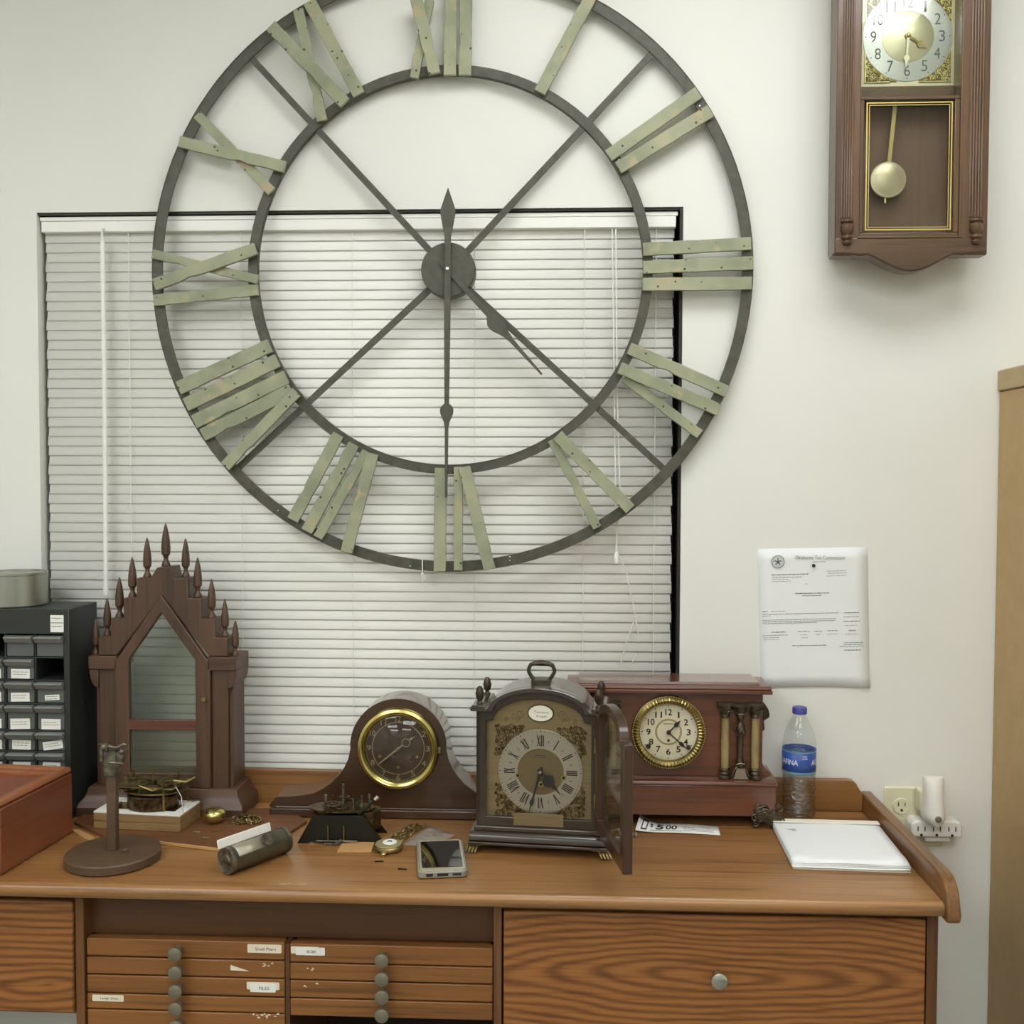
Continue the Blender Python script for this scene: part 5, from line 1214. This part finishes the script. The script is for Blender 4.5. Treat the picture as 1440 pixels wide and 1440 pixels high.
# ================================================================== RED MANTEL CLOCK WITH COLUMNS
ad = thing('column_mantel_clock', 'red brown flat topped mantel clock with pale columns right of the bracket clock', 'mantel clock', (.209, -.100, S+.0006))
DD = .082; ZQ = .0
mb = MB(); mb.box(-.176, .176, .004, DD, .088, .2475); mb.build('case_body', 'adam', ad, .0008)
mb = MB(); mb.box(-.1905, .1905, -.014, DD+.001, .2475, .2545); mb.prism([(-.012, .2545), (-.0135, .257), (-.0105, .2615), (-.006, .2625), (DD+.001, .2625), (DD+.001, .2545)], -.1885, .1885, 'x'); mb.build('top_slab', 'adam', ad, .0014)
lay = [(.169, -.004, DD, .2626), (.167, -.002, DD-.001, .2680)]
vs = []
for hw, a, b, z in lay: vs += [(-hw, a, z), (hw, a, z), (hw, b, z), (-hw, b, z)]
mb = MB(); mb.add(vs, [(0, 1, 2, 3), (4, 5, 6, 7)]+[(i, (i+1) % 4, 4+(i+1) % 4, 4+i) for i in range(4)]); mb.build('top_cap', 'adam_dark', ad, .001)
mb = MB(); mb.box(-.198, .198, -.020, DD+.002, .0205, .0775); mb.build('base_box', 'adam', ad, .0015)
mb = MB(); mb.prism([(-.021, .0775), (-.0225, .080), (-.021, .0845), (-.016, .0865), (-.010, .088), (DD+.0025, .088), (DD+.0025, .0775)], -.200, .200, 'x'); mb.build('base_moulding', 'adam', ad, .0008)
for sx in (-1, 1):                      # sloped plinth shoulders beside the case
    m_ = MB(); m_.prism([(sx*.1762, .0881), (sx*.197, .0881), (sx*.1762, .112)], .02, DD); m_.build('plinth_shoulder', 'adam_dark', ad)
    m_ = MB(); rn = random.Random(31)   # scrolled leaf feet
    for k in range(26):
        m_.add([], []); spiral(m_, sx*(.176+rn.uniform(-.018, .030)), -.0225-rn.uniform(0, .004), .006+rn.uniform(0, .034), rn.uniform(.004, .009), rn.uniform(0, 6), 1.2, .0022, sx, 12, 6)
    m_.prism([(sx*.160, .0205), (sx*.200, .034), (sx*.208, .012), (sx*.2115, .0005), (sx*.196, .0), (sx*.182, .010)], -.028, -.016); m_.box(min(sx*.19, sx*.208), max(sx*.19, sx*.208), -.026, -.010, 0, .008)
    m_.build('leaf_foot', 'bronze', ad)
for sx in (-1, 1): m_ = MB(); m_.box(sx*.17-.012, sx*.17+.012, .05, .074, 0, .0204); m_.build('rear_foot', 'bronze', ad)
# side mask handles
for sx in (-1, 1):
    m_ = MB(); pl = [(.1762, .226), (.184, .222), (.1905, .212), (.193, .202), (.1925, .196), (.187, .193), (.182, .190), (.183, .184), (.184, .176), (.1825, .170), (.1762, .171)]
    m_.prism([(sx*a, b) for a, b in pl], .022, .055); m_.build('side_mask', 'bronze', ad, .003)
# dial
az = .1725
mb = MB(); mb.lathe([(.0535, -.002), (.0555, -.0085), (.0610, -.0105), (.0655, -.0065), (.0685, -.0045), (.0690, .0035), (.0535, .0035)], (0, 0, az), 'y', 72, True); abz = mb.build('bezel', 'brass_old', ad)
mb = MB()
for k in range(64):
    a = 2*pi*k/64; mb.tube([(.0562*cos(a), -.0090, az+.0562*sin(a)), (.0610*cos(a), -.0112, az+.0610*sin(a)), (.0650*cos(a), -.0080, az+.0650*sin(a))], .0014, 6)
for k in range(96): a = 2*pi*k/96; sph(mb, (.0675*cos(a), -.006, az+.0675*sin(a)), .0013, 6, 4)
mb.build('bezel_beading', 'brass_dull', abz)
mb = MB(); mb.lathe([(0, -.0005), (.054, -.0005), (.054, .0035), (0, .0035)], (0, 0, az), 'y', 56); adl = mb.build('dial', 'cream_dial', ad)
mb = MB(); mb.ring((0, 0, az), .0215, .0250, -.0010, -.0006, 48); mb.build('dial_ring', 'cream_ring', adl)
mb = MB()
for k in range(1, 13):
    a = pi/2-k*pi/6; mb.text(str(k), .0118, .0375*cos(a), -.0011, az+.0375*sin(a), w=(.0082 if k < 10 else .0125) if k != 1 else .003, bold=.015)
    mb.lathe([(0, -.0012), (.0012, -.0012), (0, -.001)], (.0495*cos(a), 0, az+.0495*sin(a)), 'y', 8)
for k in range(60): a = 2*pi*k/60; mb.bar((.0505*cos(a), -.001, az+.0505*sin(a)), (.052*cos(a), -.001, az+.052*sin(a)), .0004, .0003)
mb.box(-.010, .008, -.0011, -.0009, az+.0150, az+.0158)
mb.build('numerals', 'ink', adl)
for (x, z) in ((-.0375, -.0275), (.0375, -.0285)):
    m_ = MB(); m_.lathe([(0, -.0012), (.0045, -.0012), (.0045, -.003), (.0030, -.003), (.0028, -.0018), (0, -.0018)], (x, 0, az+z), 'y', 18); m_.build('winding_hole', 'bronze', adl)
m_ = MB(); m_.lathe([(0, -.0016), (.0026, -.0016), (0, -.0012)], (0, 0, az-.016), 'y', 14); m_.build('speed_hole', 'ink', adl)
clockhand(ad, 0, -.0060, az, math.radians(-42), [(-.004, .002), (0, .0034), (.006, .0012), (.026, .0010), (.029, .0034), (.034, .0036), (.038, .0014), (.046, 0)], 'minute_hand', 'ink', world=False)
clockhand(ad, 0, -.0048, az, math.radians(46), [(-.004, .002), (0, .0034), (.006, .0013), (.016, .0013), (.018, .0042), (.022, .0036), (.032, 0)], 'hour_hand', 'ink', world=False)
m_ = MB(); m_.ring((0, 0, az), .0018, .0044, -.0070, -.0045, 20); m_.build('hand_nut', 'bronze', ad)
# columns and centre figure, both ends
for sx in (-1, 1):
    for cx_ in (.105, .161):
        m_ = MB(); m_.lathe([(.0072, .108), (.0076, .15), (.0068, .202)], (sx*cx_, -.004, 0), 'z', 24); m_.build('column', 'onyx', ad)
        m_ = MB(); m_.lathe([(0, .0882), (.0120, .0882), (.0120, .092), (.0095, .094), (.0105, .098), (.0090, .1015), (.0100, .105), (.0080, .1078), (0, .108)], (sx*cx_, -.004, 0), 'z', 24); m_.build('column_base', 'bronze', ad)
        m_ = MB(); m_.lathe([(0, .202), (.0085, .2025), (.0088, .206), (.0075, .2085), (.0095, .213), (.0125, .222), (.0135, .226), (0, .226)], (sx*cx_, -.004, 0), 'z', 24); m_.box(sx*cx_-.0145, sx*cx_+.0145, -.016, .006, .2262, .231)
        for k in range(6): a = pi+pi*k/5; spiral(m_, sx*cx_+.0115*cos(a), -.004+.0115*sin(a), .219, .0042, k, 1.1, .0013, 1, 10, 5)
        m_.build('column_capital', 'bronze', ad)
    fx = sx*.133
    m_ = MB()
    m_.prism([(fx-.0135, .0885), (fx+.0135, .0885), (fx+.0135, .0915), (fx+.012, .0925), (fx+.007, .1085), (fx-.007, .1085), (fx-.012, .0925), (fx-.0135, .0915)], -.014, .002); m_.build('figure_plinth', 'bronze_hi', ad)
    m_ = MB()
    m_.lathe([(0, .110), (.0072, .1105), (.0085, .115), (.0070, .120), (.0050, .128), (.0055, .146), (.0062, .165), (.0080, .178), (.0085, .186), (.0055, .191), (.0042, .194), (.0062, .199), (.0065, .204), (.0045, .208), (.0085, .212), (.0110, .219), (.0120, .224), (0, .224)], (fx, -.005, 0), 'z', 20)
    m_.box(fx-.0155, fx+.0155, -.018, .006, .2242, .2295)
    for d in (-1, 1):
        spiral(m_, fx+d*.010, -.010, .216, .005, 0, 1.3, .0015, d); m_.tube([(fx+d*.0075, -.006, .188), (fx+d*.0115, -.008, .178), (fx+d*.006, -.013, .170), (fx+d*.001, -.0145, .176)], .0017, 7)
        m_.tube([(fx+d*.006, -.010, .112), (fx+d*.011, -.012, .116), (fx+d*.013, -.012, .124)], .0017, 7); m_.tube([(fx+d*.006, -.008, .110), (fx+d*.012, -.010, .102), (fx+d*.016, -.011, .092)], .002, 7)
    m_.build('figure', 'bronze', ad)
    m_ = MB(); m_.box(fx-.006, fx+.004, -.0155, -.0125, .2095, .2120); m_.tube([(fx-.002, -.0150, .178), (fx+.001, -.0160, .184), (fx+.004, -.0150, .176)], .0018, 6); m_.tube([(fx-.008, -.014, .1165), (fx, -.0155, .119), (fx+.008, -.014, .1165)], .0012, 6); m_.build('figure_highlights', 'bronze_hi', ad)  # painted highlights: pale pieces set on the dark figure

# ================================================================== WATER BOTTLE
wt = thing('water_bottle', 'clear plastic water bottle with blue label and cap by the notice', 'bottle', (.4625, -.0565, S+.0006))
K = .00136
pr = [(.026, 0), (.0290, .003), (.0315, .010), (.0315, .022), (.0298, .030), (.0312, .040), (.0298, .050), (.0312, .060), (.0298, .070), (.0310, .080), (.0312, .088), (.0308, .092), (.0308, .132), (.0314, .136), (.0312, .144), (.0285, .158), (.0230, .174), (.0170, .187), (.0125, .195), (.0112, .199), (.0112, .204)]
mb = MB(); mb.lathe([(.0008, .0035), (.012, .004), (.020, .0015)] + pr, (0, 0, 0), 'z', 48)
mb.f = [f for f in mb.f if len(f) <= 4]; mb.build('bottle_wall', 'pet', wt, ang=180)
mb = MB(); prw = [(r-.0012, z) for r, z in pr if .003 < z < .128]; mb.lathe([(0, .0046), (.012, .0050), (.0200, .0032)] + prw + [(.0296, .128), (0, .128)], (0, 0, 0), 'z', 48); mb.build('water', 'water', wt)
mb = MB(); zl0, zl1 = .090, .134; NLB = 64; RL = .03165; vs = []
for k in range(NLB):
    a = 2*pi*k/NLB; vs += [(RL*cos(a), RL*sin(a), zl0), (RL*cos(a), RL*sin(a), zl1)]
mb.add(vs, [(2*k, 2*((k+1) % NLB), 2*((k+1) % NLB)+1, 2*k+1) for k in range(NLB)]); lb = mb.build('bottle_label', 'label_blue', wt, solid=.0002, ang=180)
def ringband(z0, z1, r, mat, nm, par):
    m_ = MB(); v_ = []
    for k in range(NLB): a = 2*pi*k/NLB; v_ += [(r*cos(a), r*sin(a), z0), (r*cos(a), r*sin(a), z1)]
    m_.add(v_, [(2*k, 2*((k+1) % NLB), 2*((k+1) % NLB)+1, 2*k+1) for k in range(NLB)]); return m_.build(nm, mat, par, ang=180)
ringband(.0902, .0945, RL+.0002, 'label_teal', 'label_band', lb)
ringband(.1305, .1338, RL+.0002, 'label_teal', 'label_band', lb)
mb = MB()
def wraptext(mb, s, h, w, a_mid, z, r):
    vs, fs, tw, th = text_geo(s, .012)
    mb.add([(r*cos(a_mid+v.x*(w/tw)/r), r*sin(a_mid+v.x*(w/tw)/r), z+v.y*h/th) for v in vs], fs)
wraptext(mb, 'AQUAFINA', .0120, .060, math.radians(-160), .112, RL+.0004); mb.build('label_lettering', 'label_text', lb)
mb = MB(); wraptext(mb, 'AQUAFINA', .0120, .060, math.radians(-5), .112, RL+.0004); mb.build('label_lettering', 'label_text', lb)
mb = MB(); wraptext(mb, 'PURE', .003, .009, math.radians(-84), .1255, RL+.0004); wraptext(mb, 'WATER', .003, .011, math.radians(-84), .121, RL+.0004); mb.build('label_small_print', 'label_text', lb)
mb = MB(); mb.lathe([(0, .2005), (.0128, .2005), (.0138, .2015), (.0138, .2110), (.0128, .2130), (0, .2133)], (0, 0, 0), 'z', 40); mb.build('bottle_cap', 'cap_blue', wt)

# ================================================================== COUPON, PAPERS
cq = thing('price_slip', 'narrow white printed price slip lying before the red mantel clock', 'paper', (.22, -.13, S+.0006))
c0, c1, c2, c3 = [Vector((p[0], p[1], 0)) for p in [(0.1434, -0.1568), (0.2975, -0.1636), (0.3007, -0.1181), (0.1568, -0.1022)]]
mb = MB(); NX = 16; vs = []
def slip(u, v, lift=0.):
    p = (c0*(1-u)+c1*u)*(1-v)+(c3*(1-u)+c2*u)*v
    z = .0006+.016*max(0, .30-u)**2/.09*(.25+.75*v)+.002*sin(pi*u)+lift
    return (p.x, p.y, S+z)
for i in range(NX+1): vs += [slip(i/NX, 0), slip(i/NX, 1)]
mb.add(vs, [(2*i, 2*i+2, 2*i+3, 2*i+1) for i in range(NX)]); mb.build('slip_sheet', 'paper', cq, world=True, solid=.0003)
mb = MB()
def sliptext(s, h, w, u0, v0, bold=.0):
    vs_, fs_, tw, th = text_geo(s, bold)
    mb.add([slip(u0+v.x/tw*w, v0+v.y/th*h, .0005) for v in vs_], fs_)
sliptext('$', .36, .035, .175, .55); sliptext('5', .52, .095, .275, .52, .04); sliptext('00', .46, .14, .415, .52, .02)
sliptext('24 hour', .14, .15, .63, .62, .01); sliptext('special', .13, .10, .83, .62)
for (a, b, v) in ((.17, .55, .14), (.56, .93, .40), (.56, .93, .24)):
    mb.add([slip(a, v, .0005), slip(b, v, .0005), slip(b, v+.035, .0005), slip(a, v+.035, .0005)], [(0, 1, 2, 3)])
def srect(u0, u1, v0, v1): mb.add([slip(u0, v0, .0005), slip(u1, v0, .0005), slip(u1, v1, .0005), slip(u0, v1, .0005)], [(0, 1, 2, 3)])
srect(.055, .068, .14, .86); srect(.112, .125, .14, .86); srect(.068, .112, .14, .24); srect(.068, .112, .76, .86)
mb.build('slip_print', 'ink', cq, world=True)

pdp = thing('paper_pad', 'thick pad of white papers with curled front edge by the bench end rail', 'paper pad', (.49, -.22, S+.0006))
def quad(P0, P1, P2, P3, u, v): return (P0*(1-u)+P1*u)*(1-v)+(P3*(1-u)+P2*u)*v
Q = [Vector((.3935, -.318, 0)), Vector((.5840, -.3265, 0)), Vector((.5920, -.125, 0)), Vector((.4005, -.120, 0))]
rn = random.Random(14)
for k in range(6):
    m_ = MB(); NX_, NY_ = 14, 12; vs = []
    dx, dy = rn.uniform(-.0025, .0015), rn.uniform(-.004, .004)
    if k == 0: dx = dy = 0
    for j in range(NY_+1):
        for i in range(NX_+1):
            u, v = i/NX_, j/NY_; p = quad(*Q, u, v)
            curl = max(0, .22-v)/.22
            z = .0008+k*.0026 - curl**2*.0010*k + .0025*sin(pi*u*1.0)*curl*(k/5.) + (.004*max(0, u-.75)*curl*k*.6) + .0006*sin(5*u+k)*min(1, k)
            z += (.0075*math.exp(-((u-.06)/.09)**2-((v-.10)/.05)**2) + .006*math.exp(-((u-.90)/.08)**2-((v-.12)/.05)**2))*(k/5.)**2
            z = max(z, .0008+k*.0013)
            vs.append((min(p.x+dx, .5938), p.y+dy*(1-v), S+z))
    m_.add(vs, [(j*(NX_+1)+i, j*(NX_+1)+i+1, (j+1)*(NX_+1)+i+1, (j+1)*(NX_+1)+i) for j in range(NY_) for i in range(NX_)])
    m_.build('page', 'paper2' if k > 2 else 'paper', pdp, world=True, solid=.0009)
m_ = MB(); m_.prism([(.3995, -.131), (.5925, -.136), (.5928, -.1185), (.4000, -.1135)], S+.0150, S+.0170, 'z'); m_.build('binding_strip', 'paper3', pdp, .0005, True, seg=1)
m_ = MB()
for (x, y, w) in ((.418, -.166, .014), (.424, -.172, .008)): m_.box(x, x+w, y, y+.0010, S+.0145, S+.0150)
m_.build('pencil_marks', 'greyink', pdp, world=True)

# ================================================================== CAMERA AND WORLD
cam = bpy.data.cameras.new('camera'); co = bpy.data.objects.new('camera', cam); COL.objects.link(co)
cam.sensor_width = 36.; cam.lens = 36.; cam.clip_start = .02; cam.clip_end = 50
co.matrix_world = Matrix(((0.998981, -0.004125, 0.044944, 0.000000), (0.045064, 0.036051, -0.998333, -2.020000), (0.002498, 0.999341, 0.036200, 1.440000), (0.000000, 0.000000, 0.000000, 1.000000)))
bpy.context.scene.camera = co
wd_ = bpy.data.worlds.new('night'); bpy.context.scene.world = wd_; wd_.use_nodes = True
wd_.node_tree.nodes['Background'].inputs[0].default_value = (.02, .022, .025, 1); wd_.node_tree.nodes['Background'].inputs[1].default_value = .3
sc = bpy.context.scene
sc.view_settings.view_transform = 'Standard'; sc.view_settings.look = 'None'; sc.view_settings.gamma = 1.; sc.view_settings.exposure = 0.
sc.cycles.max_bounces = 10; sc.cycles.transparent_max_bounces = 16; sc.cycles.use_denoising = True
sc.cycles.caustics_reflective = False
